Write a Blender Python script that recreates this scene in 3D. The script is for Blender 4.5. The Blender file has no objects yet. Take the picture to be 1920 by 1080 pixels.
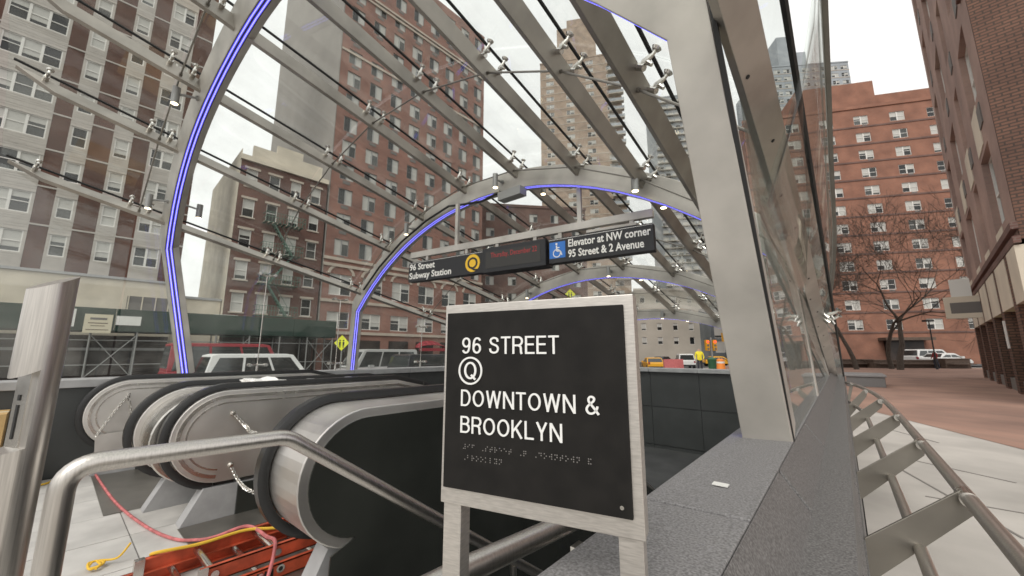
import bpy, bmesh, math, random
from mathutils import Vector, Matrix
random.seed(7)
R = math.radians
S = bpy.context.scene
COL = S.collection
# ------------------------------------------------------------------ camera, world, sun
FPX, PITCH, YAW, EYE = 720.0, R(9.6), R(40.3), 1.27
cam = bpy.data.cameras.new('camera'); cam.sensor_width = 36; cam.lens = 36 * FPX / 1920
cam.clip_start = 0.05; cam.clip_end = 3000
camo = bpy.data.objects.new('camera', cam); COL.objects.link(camo)
camo.location = (0, 0, EYE); camo.rotation_euler = (R(90) + PITCH, 0, YAW)
cam.dof.use_dof = True; cam.dof.focus_distance = 0.62; cam.dof.aperture_fstop = 11
S.camera = camo
S.render.resolution_x, S.render.resolution_y = 1024, 576
S.view_settings.view_transform = 'Standard'; S.view_settings.look = 'None'
S.view_settings.exposure = 0.22; S.view_settings.gamma = 1
W = bpy.data.worlds.new('World'); S.world = W; W.use_nodes = True
nt = W.node_tree; nt.nodes.clear()
sky = nt.nodes.new('ShaderNodeTexSky'); sky.sky_type = 'NISHITA'; sky.sun_disc = False
SUN_EL, SUN_AZ = R(48), R(160)
sky.sun_elevation = SUN_EL; sky.sun_rotation = SUN_AZ; sky.dust_density = 4; sky.air_density = 1.5
hs = nt.nodes.new('ShaderNodeHueSaturation'); hs.inputs['Saturation'].default_value = 0.12
mixc = nt.nodes.new('ShaderNodeMix'); mixc.data_type = 'RGBA'; mixc.inputs[0].default_value = 0.88
mixc.inputs[7].default_value = (9.7, 9.55, 9.3, 1)
bg = nt.nodes.new('ShaderNodeBackground'); bg.inputs[1].default_value = 0.11
out = nt.nodes.new('ShaderNodeOutputWorld')
nt.links.new(sky.outputs[0], hs.inputs['Color']); nt.links.new(hs.outputs[0], mixc.inputs[6])
nt.links.new(mixc.outputs[2], bg.inputs[0]); nt.links.new(bg.outputs[0], out.inputs[0])
sl = bpy.data.lights.new('sun', 'SUN'); sl.energy = 1.4; sl.angle = R(30); sl.color = (1, .96, .9)
so = bpy.data.objects.new('sun', sl); COL.objects.link(so)
so.rotation_euler = (R(90) - SUN_EL, 0, R(20))
# ------------------------------------------------------------------ pixel helpers (direction only)
RT = Vector((math.cos(YAW), math.sin(YAW), 0)); HD = Vector((-math.sin(YAW), math.cos(YAW), 0)); UPV = Vector((0, 0, 1))
FW = HD * math.cos(PITCH) + UPV * math.sin(PITCH); UV = -HD * math.sin(PITCH) + UPV * math.cos(PITCH)
EYEV = Vector((0, 0, EYE))
def ray(x, y): return RT * ((x - 960) / FPX) + UV * ((540 - y) / FPX) + FW
def pz(x, y, z): d = ray(x, y); return EYEV + d * ((z - EYE) / d.z)
def py_(x, y, Y): d = ray(x, y); return EYEV + d * (Y / d.y)
def px_(x, y, X): d = ray(x, y); return EYEV + d * (X / d.x)
def pd(x, y, D): return EYEV + ray(x, y) * D
# ------------------------------------------------------------------ materials
MATS = {}
def mat(name, col, rough=.6, metal=0, var=0, scale=5, detail=4, bump=0, spec=.5, emit=None, stretch=None, col2=None, lo=.35, hi=.65):
    m = bpy.data.materials.new(name); m.use_nodes = True; n = m.node_tree; b = n.nodes['Principled BSDF']
    b.inputs['Roughness'].default_value = rough; b.inputs['Metallic'].default_value = metal
    if name == 'win_glass':
        oi = n.nodes.new('ShaderNodeObjectInfo'); rr_ = n.nodes.new('ShaderNodeValToRGB'); rr_.color_ramp.elements[0].color = (.012, .013, .014, 1); rr_.color_ramp.elements[1].color = (.10, .105, .10, 1); e_ = rr_.color_ramp.elements.new(.6); e_.color = (.025, .027, .027, 1)
        n.links.new(oi.outputs['Random'], rr_.inputs[0]); n.links.new(rr_.outputs[0], b.inputs['Base Color']); MATS[name] = m; return m
    b.inputs['Specular IOR Level'].default_value = spec
    c = (*col, 1); b.inputs['Base Color'].default_value = c
    if var or col2 or bump:
        tc = n.nodes.new('ShaderNodeTexCoord'); mp = n.nodes.new('ShaderNodeMapping')
        n.links.new(tc.outputs['Object'], mp.inputs[0])
        if stretch: mp.inputs['Scale'].default_value = stretch
        nz = n.nodes.new('ShaderNodeTexNoise'); nz.inputs['Scale'].default_value = scale; nz.inputs['Detail'].default_value = detail
        n.links.new(mp.outputs[0], nz.inputs[0])
        rp = n.nodes.new('ShaderNodeValToRGB'); rp.color_ramp.elements[0].position = lo; rp.color_ramp.elements[1].position = hi
        a = [max(0, k * (1 - var)) for k in col]; d = list(col2) if col2 else [min(1, k * (1 + var)) for k in col]
        rp.color_ramp.elements[0].color = (*a, 1); rp.color_ramp.elements[1].color = (*d, 1)
        n.links.new(nz.outputs[0], rp.inputs[0]); n.links.new(rp.outputs[0], b.inputs['Base Color'])
        if bump:
            bp = n.nodes.new('ShaderNodeBump'); bp.inputs['Strength'].default_value = bump; bp.inputs['Distance'].default_value = .01
            n.links.new(nz.outputs[0], bp.inputs['Height']); n.links.new(bp.outputs[0], b.inputs['Normal'])
        if metal > .4 :
            mr = n.nodes.new('ShaderNodeMapRange'); mr.inputs[3].default_value = rough * .75; mr.inputs[4].default_value = min(1, rough * 1.3)
            n.links.new(nz.outputs[0], mr.inputs[0]); n.links.new(mr.outputs[0], b.inputs['Roughness'])
    if emit:
        b.inputs['Emission Color'].default_value = (*emit[0], 1); b.inputs['Emission Strength'].default_value = emit[1]
    MATS[name] = m; return m
def brick(name, c1, c2, mortar, w=.21, h=.075, ms=.012, rough=.85):
    m = bpy.data.materials.new(name); m.use_nodes = True; n = m.node_tree; b = n.nodes['Principled BSDF']
    b.inputs['Roughness'].default_value = rough; b.inputs['Specular IOR Level'].default_value = .25
    tc = n.nodes.new('ShaderNodeTexCoord'); sp = n.nodes.new('ShaderNodeSeparateXYZ'); ad = n.nodes.new('ShaderNodeMath'); cb = n.nodes.new('ShaderNodeCombineXYZ')
    n.links.new(tc.outputs['Object'], sp.inputs[0]); n.links.new(sp.outputs[0], ad.inputs[0]); n.links.new(sp.outputs[1], ad.inputs[1])
    n.links.new(ad.outputs[0], cb.inputs[0]); n.links.new(sp.outputs[2], cb.inputs[1])
    bt = n.nodes.new('ShaderNodeTexBrick'); bt.inputs['Scale'].default_value = 1
    bt.inputs['Brick Width'].default_value = w; bt.inputs['Row Height'].default_value = h; bt.inputs['Mortar Size'].default_value = ms
    bt.inputs['Color1'].default_value = (*c1, 1); bt.inputs['Color2'].default_value = (*c2, 1); bt.inputs['Mortar'].default_value = (*mortar, 1)
    n.links.new(cb.outputs[0], bt.inputs[0])
    nz = n.nodes.new('ShaderNodeTexNoise'); nz.inputs['Scale'].default_value = .5; nz.inputs['Detail'].default_value = 6
    n.links.new(tc.outputs['Object'], nz.inputs[0])
    mx = n.nodes.new('ShaderNodeMix'); mx.data_type = 'RGBA'; mx.blend_type = 'MULTIPLY'; mx.inputs[0].default_value = 1
    rp = n.nodes.new('ShaderNodeValToRGB'); rp.color_ramp.elements[0].position = .3; rp.color_ramp.elements[1].position = .7
    rp.color_ramp.elements[0].color = (.68, .68, .69, 1); rp.color_ramp.elements[1].color = (1.1, 1.08, 1.05, 1)
    n.links.new(nz.outputs[0], rp.inputs[0]); n.links.new(bt.outputs[0], mx.inputs[6]); n.links.new(rp.outputs[0], mx.inputs[7]); n.links.new(mx.outputs[2], b.inputs['Base Color'])
    MATS[name] = m; return m
def glassmat(name, tint=(.93, .96, .95), refl=1.0, dirt=.05):
    m = bpy.data.materials.new(name); m.use_nodes = True; n = m.node_tree; n.nodes.clear()
    o = n.nodes.new('ShaderNodeOutputMaterial'); tr = n.nodes.new('ShaderNodeBsdfTransparent'); tr.inputs[0].default_value = (*tint, 1)
    gl = n.nodes.new('ShaderNodeBsdfGlossy'); gl.inputs['Roughness'].default_value = .02; gl.inputs[0].default_value = (1, 1, 1, 1)
    fr = n.nodes.new('ShaderNodeFresnel'); ge = n.nodes.new('ShaderNodeNewGeometry'); im = n.nodes.new('ShaderNodeMapRange'); im.inputs[3].default_value = 1.45; im.inputs[4].default_value = 1 / 1.45; n.links.new(ge.outputs['Backfacing'], im.inputs[0]); n.links.new(im.outputs[0], fr.inputs[0])
    mu = n.nodes.new('ShaderNodeMath'); mu.operation = 'MULTIPLY'; mu.inputs[1].default_value = refl
    n.links.new(fr.outputs[0], mu.inputs[0])
    mx = n.nodes.new('ShaderNodeMixShader'); n.links.new(mu.outputs[0], mx.inputs[0]); n.links.new(tr.outputs[0], mx.inputs[1]); n.links.new(gl.outputs[0], mx.inputs[2])
    df = n.nodes.new('ShaderNodeBsdfDiffuse'); df.inputs[0].default_value = (.75, .74, .7, 1)
    tc = n.nodes.new('ShaderNodeTexCoord'); nz = n.nodes.new('ShaderNodeTexNoise'); nz.inputs['Scale'].default_value = 3; nz.inputs['Detail'].default_value = 8
    n.links.new(tc.outputs['Object'], nz.inputs[0])
    mr = n.nodes.new('ShaderNodeMapRange'); mr.inputs[1].default_value = .45; mr.inputs[2].default_value = .8; mr.inputs[3].default_value = dirt * .3; mr.inputs[4].default_value = dirt * 2
    n.links.new(nz.outputs[0], mr.inputs[0])
    m2 = n.nodes.new('ShaderNodeMixShader'); n.links.new(mr.outputs[0], m2.inputs[0]); n.links.new(mx.outputs[0], m2.inputs[1]); n.links.new(df.outputs[0], m2.inputs[2])
    n.links.new(m2.outputs[0], o.inputs[0]); MATS[name] = m; return m
mat('steel', (.66, .64, .60), .25, 1, .12, 9, 5)
mat('steel_brushed', (.60, .57, .53), .34, 1, .1, 6, 5, stretch=(40, 40, 1))
mat('steel_arch', (.47, .445, .405), .48, .4, .25, 2.6, 10, lo=.3, hi=.7)
mat('steel_beam', (.37, .345, .31), .4, .75, .2, 3, 8)
mat('steel_dark', (.25, .235, .21), .4, .8, .1, 5)
mat('steel_panel', (.70, .675, .64), .42, 1, .1, 2.5, 5)
mat('plate_steel', (.20, .185, .16), .45, .6, .15, 4)
mat('alu', (.58, .55, .51), .42, .85, .1, 60, 3, stretch=(1, 1, 8), bump=.03)
mat('black_panel', (.010, .009, .008), .6, 0, .25, 30, 4, bump=.04, spec=.25)
mat('letter', (.78, .78, .76), .55)
mat('rubber', (.018, .018, .018), .35)
mat('dark_glaze', (.03, .032, .028), .22, 0, .2, 2)
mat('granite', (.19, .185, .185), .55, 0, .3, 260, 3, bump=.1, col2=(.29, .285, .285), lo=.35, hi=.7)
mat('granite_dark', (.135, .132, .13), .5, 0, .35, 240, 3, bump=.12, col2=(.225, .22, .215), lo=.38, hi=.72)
mat('panel_dark', (.05, .053, .052), .45, 0, .12, 3, 6)
mat('coping', (.36, .36, .36), .6, 0, .1, 8)
mat('floor_tile', (.47, .455, .43), .6, 0, .2, 3, 10, lo=.25, hi=.6)
mat('grout', (.2, .19, .18), .9)
mat('pit_dark', (.02, .02, .02), .8)
mat('led', (.1, .1, .9), .4, emit=((.10, .09, 1.0), 1.0))
mat('led_core', (.4, .4, 1), .4, emit=((.42, .40, 1.0), 1.2))
mat('led_channel', (.07, .07, .08), .5)
mat('seal', (.012, .012, .012), .6)
mat('lamp_glow', (1, .9, .7), .4, emit=((1, .82, .5), 6))
mat('lamp_grey', (.33, .33, .32), .45, .5)
mat('cream', (.62, .555, .45), .8, 0, .1, .6, 8)
mat('siding', (.44, .405, .365), .7, 0, .06, 1.5)
mat('white_frame', (.72, .70, .66), .5)
mat('win_glass', (.045, .05, .05), .12, 0, .3, .8, spec=.8)
mat('blind', (.50, .49, .455), .7)
mat('ac', (.16, .15, .14), .7)
mat('shed_green', (.008, .03, .02), .55, 0, .15, 1)
mat('paper', (.72, .72, .68), .7); mat('paper_cream', (.62, .56, .42), .7)
mat('iron_green', (.09, .17, .13), .6); mat('iron_black', (.02, .02, .02), .6)
mat('stone_band', (.48, .41, .34), .8, 0, .08, 1)
mat('blank_wall', (.31, .285, .26), .85, 0, .05, .3, 6)
mat('shop_dark', (.03, .02, .016), .4, 0, .5, .8)
mat('asphalt', (.055, .055, .055), .85, 0, .2, 2, 8)
mat('concrete', (.43, .405, .37), .8, 0, .2, 1.0, 10, lo=.3, hi=.7)
mat('tar_joint', (.2, .185, .17), .9)
mat('paint_white', (.75, .75, .73), .35); mat('car_red', (.30, .03, .04), .35); mat('car_grey', (.42, .42, .41), .35); mat('car_dark', (.035, .037, .04), .25); mat('taxi', (.72, .36, .02), .35)
mat('car_glass', (.03, .035, .035), .08, spec=.8); mat('tyre', (.02, .02, .02), .8); mat('rim', (.5, .5, .5), .35, .8)
mat('light_red', (.6, .02, .02), .3, emit=((1, .05, .03), 3)); mat('head_lamp', (.8, .8, .78), .2)
mat('sign_black', (.016, .016, .018), .5); mat('sign_white', (.82, .8, .76), .5); mat('q_yellow', (.85, .52, .03), .5); mat('isa_blue', (.03, .17, .55), .5)
mat('led_text', (.3, .02, .02), .5, emit=((.5, .03, .04), .12)); mat('screen', (.022, .02, .016), .3)
mat('ladder_orange', (.55, .095, .04), .6, 0, .35, 9, 8); mat('rope_red', (.50, .15, .15), .75, 0, .25, 20); mat('rope_yellow', (.72, .45, .04), .7)
mat('cloth_white', (.78, .77, .74), .8); mat('cardboard', (.50, .33, .14), .8, 0, .1, 6)
mat('bark', (.075, .06, .048), .9, 0, .3, 12, bump=.4)
mat('sign_yellow', (.72, .75, .03), .5); mat('vest', (.85, .75, .03), .6); mat('vest_orange', (.9, .2, .03), .6); mat('skin', (.5, .33, .25), .6); mat('cloth_dark', (.03, .035, .05), .8); mat('hair', (.03, .02, .015), .8)
mat('coat_red', (.25, .03, .03), .8); mat('hydrant_green', (.03, .12, .06), .6); mat('barrel_orange', (.85, .28, .05), .6)
mat('awning_red', (.28, .03, .04), .7); mat('banner_green', (.10, .42, .04), .6, 0, .5, 1.5, col2=(.45, .6, .3)); mat('bench_brown', (.12, .085, .065), .8, 0, .15, 4)
mat('roof_grey', (.3, .3, .3), .8); mat('glass_tower', (.22, .25, .27), .15, .3, .25, .25)
mat('tower_grey', (.32, .34, .36), .6, 0, .1, .3); mat('tower_cream', (.46, .42, .36), .8, 0, .1, .2)
brick('brick_brown', (.125, .05, .035), (.09, .038, .028), (.13, .09, .075))
brick('brick_tenement', (.17, .075, .055), (.13, .06, .045), (.16, .11, .1))
brick('brick_red', (.31, .15, .115), (.27, .13, .10), (.3, .2, .17))
brick('brick_dark', (.19, .10, .085), (.15, .085, .075), (.2, .15, .13))
brick('brick_orange', (.33, .145, .095), (.28, .125, .085), (.31, .19, .145))
brick('brick_tan', (.44, .33, .25), (.39, .29, .22), (.42, .34, .28))
brick('brick_pink', (.42, .285, .245), (.38, .26, .225), (.38, .29, .25))
brick('brick_near', (.20, .11, .08), (.16, .09, .068), (.085, .06, .05), w=.30, h=.10, ms=.02)
brick('paver_brick', (.34, .21, .165), (.30, .195, .155), (.31, .23, .19), w=.4, h=.2)
glassmat('glass', (.965,.985,.975), 1.0, .05); glassmat('glass_side', (.94, .965, .95), .9, .018)
# ------------------------------------------------------------------ mesh builder
class MB:
    def __init__(s): s.v = []; s.f = []; s.m = []
    def add(s, vs, fs, mi=0):
        o = len(s.v); s.v += [tuple(v) for v in vs]; s.f += [tuple(i + o for i in f) for f in fs]; s.m += [mi] * len(fs); return s
    def box(s, x0, x1, y0, y1, z0, z1, mi=0):
        return s.add([(x0, y0, z0), (x1, y0, z0), (x1, y1, z0), (x0, y1, z0), (x0, y0, z1), (x1, y0, z1), (x1, y1, z1), (x0, y1, z1)],
                     [(0, 3, 2, 1), (4, 5, 6, 7), (0, 1, 5, 4), (1, 2, 6, 5), (2, 3, 7, 6), (3, 0, 4, 7)], mi)
    def hexa(s, p, mi=0):   # 8 points: bottom loop, top loop
        return s.add(p, [(0, 3, 2, 1), (4, 5, 6, 7), (0, 1, 5, 4), (1, 2, 6, 5), (2, 3, 7, 6), (3, 0, 4, 7)], mi)
    def bar(s, a, b, w, h, up=(0, 0, 1), mi=0):
        a = Vector(a); b = Vector(b); d = (b - a).normalized(); u = Vector(up); sd = d.cross(u)
        if sd.length < 1e-4: sd = d.cross(Vector((1, 0, 0)))
        sd.normalize(); u = sd.cross(d); sd = sd * w / 2; u = u * h / 2
        return s.hexa([a - sd - u, a + sd - u, b + sd - u, b - sd - u, a - sd + u, a + sd + u, b + sd + u, b - sd + u], mi)
    def tube(s, pts, r, n=8, mi=0, cap=True):
        pts = [Vector(p) for p in pts]; rs = r if isinstance(r, (list, tuple)) else [r] * len(pts)
        ref = None; rings = []
        for i, p in enumerate(pts):
            d = (pts[min(i + 1, len(pts) - 1)] - pts[max(i - 1, 0)]).normalized()
            if ref is None: ref = d.orthogonal().normalized()
            ref = (ref - d * ref.dot(d)).normalized(); b = d.cross(ref)
            rings.append([p + (ref * math.cos(k * 2 * math.pi / n) + b * math.sin(k * 2 * math.pi / n)) * rs[i] for k in range(n)])
        vs = [v for g in rings for v in g]; fs = []
        for i in range(len(pts) - 1):
            for k in range(n): fs.append((i * n + k, i * n + (k + 1) % n, (i + 1) * n + (k + 1) % n, (i + 1) * n + k))
        if cap: fs += [tuple(range(n - 1, -1, -1)), tuple((len(pts) - 1) * n + k for k in range(n))]
        return s.add(vs, fs, mi)
    def prism(s, poly, a, b, fn, mi=0):   # poly of (p,q); fn(p,q,t) -> xyz ; t=a..b
        n = len(poly); vs = [fn(p, q, a) for p, q in poly] + [fn(p, q, b) for p, q in poly]
        fs = [tuple(range(n)), tuple(range(2 * n - 1, n - 1, -1))] + [(i, i + n, (i + 1) % n + n, (i + 1) % n) for i in range(n)]
        return s.add(vs, fs, mi)
    def sweep(s, rings, closed=False, mi=0, cap=True):  # list of equal-length loops
        n = len(rings[0]); vs = [v for g in rings for v in g]; fs = []
        for i in range(len(rings) - 1):
            for k in range(n): fs.append((i * n + k, i * n + (k + 1) % n, (i + 1) * n + (k + 1) % n, (i + 1) * n + k))
        if cap: fs += [tuple(range(n - 1, -1, -1)), tuple((len(rings) - 1) * n + k for k in range(n))]
        return s.add(vs, fs, mi)
    def mesh(s, name, mats, smooth=False):
        me = bpy.data.meshes.new(name); me.from_pydata(s.v, [], s.f)
        for m in (mats if isinstance(mats, (list, tuple)) else [mats]): me.materials.append(MATS[m])
        me.polygons.foreach_set('material_index', s.m)
        bm = bmesh.new(); bm.from_mesh(me); bmesh.ops.recalc_face_normals(bm, faces=bm.faces); bm.to_mesh(me); bm.free()
        if smooth:
            me.polygons.foreach_set('use_smooth', [True] * len(me.polygons)); 
            try: me.set_sharp_from_angle(angle=R(40))
            except Exception: pass
        me.update(); return me
    def build(s, name, mats, parent=None, smooth=False):
        return link(name, s.mesh(name, mats, smooth), parent)
def link(name, me, parent=None, loc=None, rot=None):
    o = bpy.data.objects.new(name, me); COL.objects.link(o)
    if parent: o.parent = parent
    if loc is not None: o.location = loc
    if rot is not None: o.rotation_euler = rot
    return o
def tag(o, label=None, cat=None, group=None, kind=None):
    if label: o['label'] = label
    if cat: o['category'] = cat
    if group: o['group'] = group
    if kind: o['kind'] = kind
    return o
def thing(name, label, cat, loc=(0, 0, 0), rz=0, group=None):
    o = bpy.data.objects.new(name, None); COL.objects.link(o); o.location = loc; o.rotation_euler = (0, 0, rz); o.empty_display_size = .1
    return tag(o, label, cat, group)
def bevel(o, w=.003, seg=2):
    m = o.modifiers.new('bevel', 'BEVEL'); m.width = w; m.segments = seg; m.limit_method = 'ANGLE'; m.angle_limit = R(40); return o
def text_mesh(txt, size, extrude=0, bold=0, align='LEFT', sx=1.0):
    c = bpy.data.curves.new('txt', 'FONT'); c.body = txt; c.size = size; c.extrude = extrude; c.offset = bold; c.align_x = align; c.resolution_u = 3
    o = bpy.data.objects.new('txt', c); COL.objects.link(o); dg = bpy.context.evaluated_depsgraph_get(); dg.update()
    me = bpy.data.meshes.new_from_object(o.evaluated_get(dg)); bpy.data.objects.remove(o); bpy.data.curves.remove(c)
    for v in me.vertices: v.co.x *= sx
    return me
def lettering(name, txt, size, m, parent, loc, rot, extrude=.001, bold=0, align='LEFT', sx=1.0):
    me = text_mesh(txt, size, extrude, bold, align, sx); me.materials.clear(); me.materials.append(MATS[m]); me.name = name
    return link(name, me, parent, loc, rot)
def ringmesh(mb, cx, cz, r0, r1, y0, y1, n=40, mi=0):
    rs = []
    for k in range(n + 1):
        a = 2 * math.pi * k / n; c, s_ = math.cos(a), math.sin(a)
        rs.append([(cx + r0 * c, y0, cz + r0 * s_), (cx + r1 * c, y0, cz + r1 * s_), (cx + r1 * c, y1, cz + r1 * s_), (cx + r0 * c, y1, cz + r0 * s_)])
    mb.sweep(rs, cap=False, mi=mi)
def struct(name, mb, m, parent=None, smooth=False):
    o = mb.build(name, m, parent, smooth); o['kind'] = 'structure'; return o
def smooth_path(P, n=6):
    P = [Vector(p) for p in P]; r = []
    for i in range(len(P) - 1):
        a, b, c, d = P[max(i - 1, 0)], P[i], P[i + 1], P[min(i + 2, len(P) - 1)]
        for k in range(n):
            t = k / n; r.append(.5 * ((2 * b) + (c - a) * t + (2 * a - 5 * b + 4 * c - d) * t * t + (3 * b - a - 3 * c + d) * t ** 3))
    return r + [P[-1]]
# ------------------------------------------------------------------ ground
struct('street', MB().box(-900, 900, -600, 1500, -1.2, -.75), 'asphalt')
gp = MB(); gp.box(-10, -6.78, -14, 60, -.9, -.17); gp.box(-6.78, .0, 9.3, 60, -.9, -.17); gp.box(0.0, 60, -14, 60, -.9, -.17); gp.box(-6.78, 0, -14, -5.0, -.9, -.17)
struct('plaza', gp, 'concrete')
kb = MB(); kb.box(-10.25, -10, -14, 60, -.9, -.16); struct('kerb', kb, 'coping')
# brick paving on the plaza beyond the concrete band, with a slightly sunken joint
bp_ = MB()
a1, a2 = pz(1723, 793, -.165), pz(1920, 843, -.165)
dirv = (a2 - a1).normalized(); A0 = a1 - dirv * 9; A1 = a2 + dirv * 12
bp_.add([(A0.x, A0.y, -.164), (A1.x, A1.y, -.164), (A1.x + 14, 58, -.164), (-9.9, 58, -.164), (-9.9, A0.y + 1, -.164)], [(0, 1, 2, 3, 4)])
struct('brick_paving', bp_, 'paver_brick')
pf = bpy.data.objects['plaza']
jm = MB().box(-.012, .012, -3.0, 3.0, 0, .003).mesh('paving_joint', 'tar_joint')
for k, (p, q) in enumerate([((1700, 860), (1905, 905)), ((1735, 930), (1920, 962)), ((1690, 880), (1920, 1010)), ((1650, 800), (1760, 830))]):
    P0, P1 = pz(*p, -.166), pz(*q, -.166); L = (P1 - P0).length
    o = link('paving_joint', jm, pf, ((P0.x + P1.x) / 2, (P0.y + P1.y) / 2, -.1685), (0, 0, math.atan2(P1.y - P0.y, P1.x - P0.x) - math.pi / 2)); o.scale = (1, L / 6, 1)
# ------------------------------------------------------------------ station entrance: landing floor of tiles
lf = struct('landing_floor', MB().box(-6.35, -.33, -5, 1.12, -.2, -.006), 'grout')
TW = .58
tm = MB().box(0, TW - .008, 0, TW - .008, -.05, 0).mesh('tile', 'floor_tile')
for i in range(10):
    for j in range(7):
        x = -6.3 + i * TW; y = 1.10 - TW - j * TW
        if x > -1: continue
        link('tile', tm, lf, (x, y, random.uniform(-.0008, .0008)))
struct('landing_floor_edge', MB().box(-6.35, -.33, 1.12, 1.2, -.3, -.01), 'steel_dark')
pit = MB(); pit.box(-6.35, -.33, 1.2, 8.7, -5.6, -5.5)
struct('stairwell_bottom', pit, 'pit_dark')
# stair flight between the escalator and the right-hand parapet
st = thing('stair', 'dark granite stair flight going down between escalator and sloping parapet', 'stair', (0, 0, 0))
sm = MB().box(-2.2, -.34, 0, .3, -.16, 0).mesh('step', 'granite_dark')
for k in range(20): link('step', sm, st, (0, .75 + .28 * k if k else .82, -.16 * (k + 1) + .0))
# ------------------------------------------------------------------ right granite parapet, slab by slab
WY0, WY1 = .40, 8.9
par = thing('granite_parapet', 'speckled grey granite parapet with sloping outer face beside the steel column', 'wall', (-.16, .4, 0))
par_l = Vector((-.16, .4, 0))
def pbuild(mb, name, m, par_, off, smooth=False):
    mb.v = [(v[0] - off.x, v[1] - off.y, v[2] - off.z) for v in mb.v]; return mb.build(name, m, par_, smooth)
inner_j = [.40, .80, 1.75, 3.0, 4.3, 5.6, 7.0, 8.9]
for a, b in zip(inner_j, inner_j[1:]):
    g = .004
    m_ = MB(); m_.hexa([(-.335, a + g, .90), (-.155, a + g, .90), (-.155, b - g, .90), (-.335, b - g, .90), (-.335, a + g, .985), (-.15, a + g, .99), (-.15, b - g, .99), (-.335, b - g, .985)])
    bevel(pbuild(m_, 'top_slab', 'granite', par, par_l), .003)
outer_j = [.40, 1.18, 2.02, 3.3, 4.6, 5.9, 7.2, 8.9]
for a, b in zip(outer_j, outer_j[1:]):
    g = .009
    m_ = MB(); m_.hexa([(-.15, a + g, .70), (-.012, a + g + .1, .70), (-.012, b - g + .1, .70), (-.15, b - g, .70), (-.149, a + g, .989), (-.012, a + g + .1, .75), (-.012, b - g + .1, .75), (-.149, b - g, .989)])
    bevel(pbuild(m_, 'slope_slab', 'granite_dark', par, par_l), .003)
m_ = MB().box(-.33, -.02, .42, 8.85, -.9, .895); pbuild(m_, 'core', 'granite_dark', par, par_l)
vj = [.4 + .92 * k for k in range(10)]
for a, b in zip(vj, vj[1:]):
    m_ = MB().box(-.02, -.008, a + .004, b - .004, -.17, .695); pbuild(m_, 'face_slab', 'granite_dark', par, par_l)
    for z0, z1 in ((.1, .89), (-.75, .09), (-1.6, -.76)):
        m_ = MB().box(-.345, -.332, a + .004, b - .004, z0, z1); pbuild(m_, 'inner_panel', 'panel_dark', par, par_l)
pbuild(MB().box(-.245, -.215, .955, .975, .9901, .9925), 'paper_scrap', 'paper', par, par_l).rotation_euler = (0, 0, .0)
# left parapet
lp = thing('stair_parapet', 'dark panelled parapet with pale grey coping behind the escalators', 'wall', (-6.5, 0, 0)); lo_ = Vector((-6.5, 0, 0))
pbuild(MB().box(-6.75, -6.38, -4.5, 8.9, -5, .90), 'core', 'panel_dark', lp, lo_)
for k in range(12):
    a = -4.5 + k * 1.12
    bevel(pbuild(MB().box(-6.80, -6.33, a + .003, a + 1.117, .90, .985), 'coping_slab', 'coping', lp, lo_), .006)
    pbuild(MB().box(-6.38, -6.362, a + .004, a + 1.116, 0.0, .895), 'panel', 'panel_dark', lp, lo_)
# end parapet
ep = thing('end_parapet', 'dark grey panelled parapet closing the far end of the stairwell under pale coping', 'wall', (-3.3, 8.8, 0)); eo = Vector((-3.3, 8.8, 0))
pbuild(MB().box(-6.75, -.02, 8.72, 8.95, -5.5, .86), 'core', 'panel_dark', ep, eo)
for k in range(6):
    a = -6.36 + k * 1.01
    bevel(pbuild(MB().box(a + .003, a + 1.007, 8.62, 9.0, .86, .94), 'coping_slab', 'coping', ep, eo), .006)
    for z0, z1 in ((.12, .85), (-.68, .11), (-1.5, -.69), (-2.4, -1.51)):
        pbuild(MB().box(a + .004, a + 1.006, 8.70, 8.718, z0 + .004, z1 - .004), 'panel', 'panel_dark', ep, eo)
# ------------------------------------------------------------------ canopy
can = thing('glass_canopy', 'arched stainless steel and glass canopy with blue light strips over the subway stairs', 'canopy', (-3.35, 4, .95)); co = Vector((-3.35, 4, .95))
SL = .22; CX = -3.35
def arcA(X, Rr): return -1.5 + math.sqrt(max(0, Rr * Rr - (X - CX) ** 2))
def prof(Rr, half, footx, n=26):
    pts = []
    ks = [(CX - half + 2 * half * k / n) for k in range(n + 1)]
    return [('f', CX - footx)] + [(x, arcA(x, Rr)) for x in ks] + [('f', CX + footx)]
INN = prof(4.2, 3.0, 3.06); OUT = prof(4.42, 3.13, 3.20)
def apt(e, Yfn, last):
    if e[0] == 'f':
        X = e[1]; z = .96; Y = Yfn(X, None, z); return Vector((X, Y, z))
    X, A = e; A += droop(X) if Yfn is leanY else 0; Y = Yfn(X, A, None); return Vector((X, Y, EYE + A - SL * Y))
def flatY(Y0): return lambda X, A, z: Y0
def leanY(X, A, z):
    if z is not None: return 1.55 + .077 * (X + .3) - .22 * (z - EYE + .28)
    return (1.55 + .077 * (X + .3) - .22 * (A + .28)) / (1 - .0484)
def droop(X): return -.012 * max(0, X + 4) ** 1.6 + .20 * math.exp(-((X + 2.5) / 1.15) ** 2)
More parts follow.
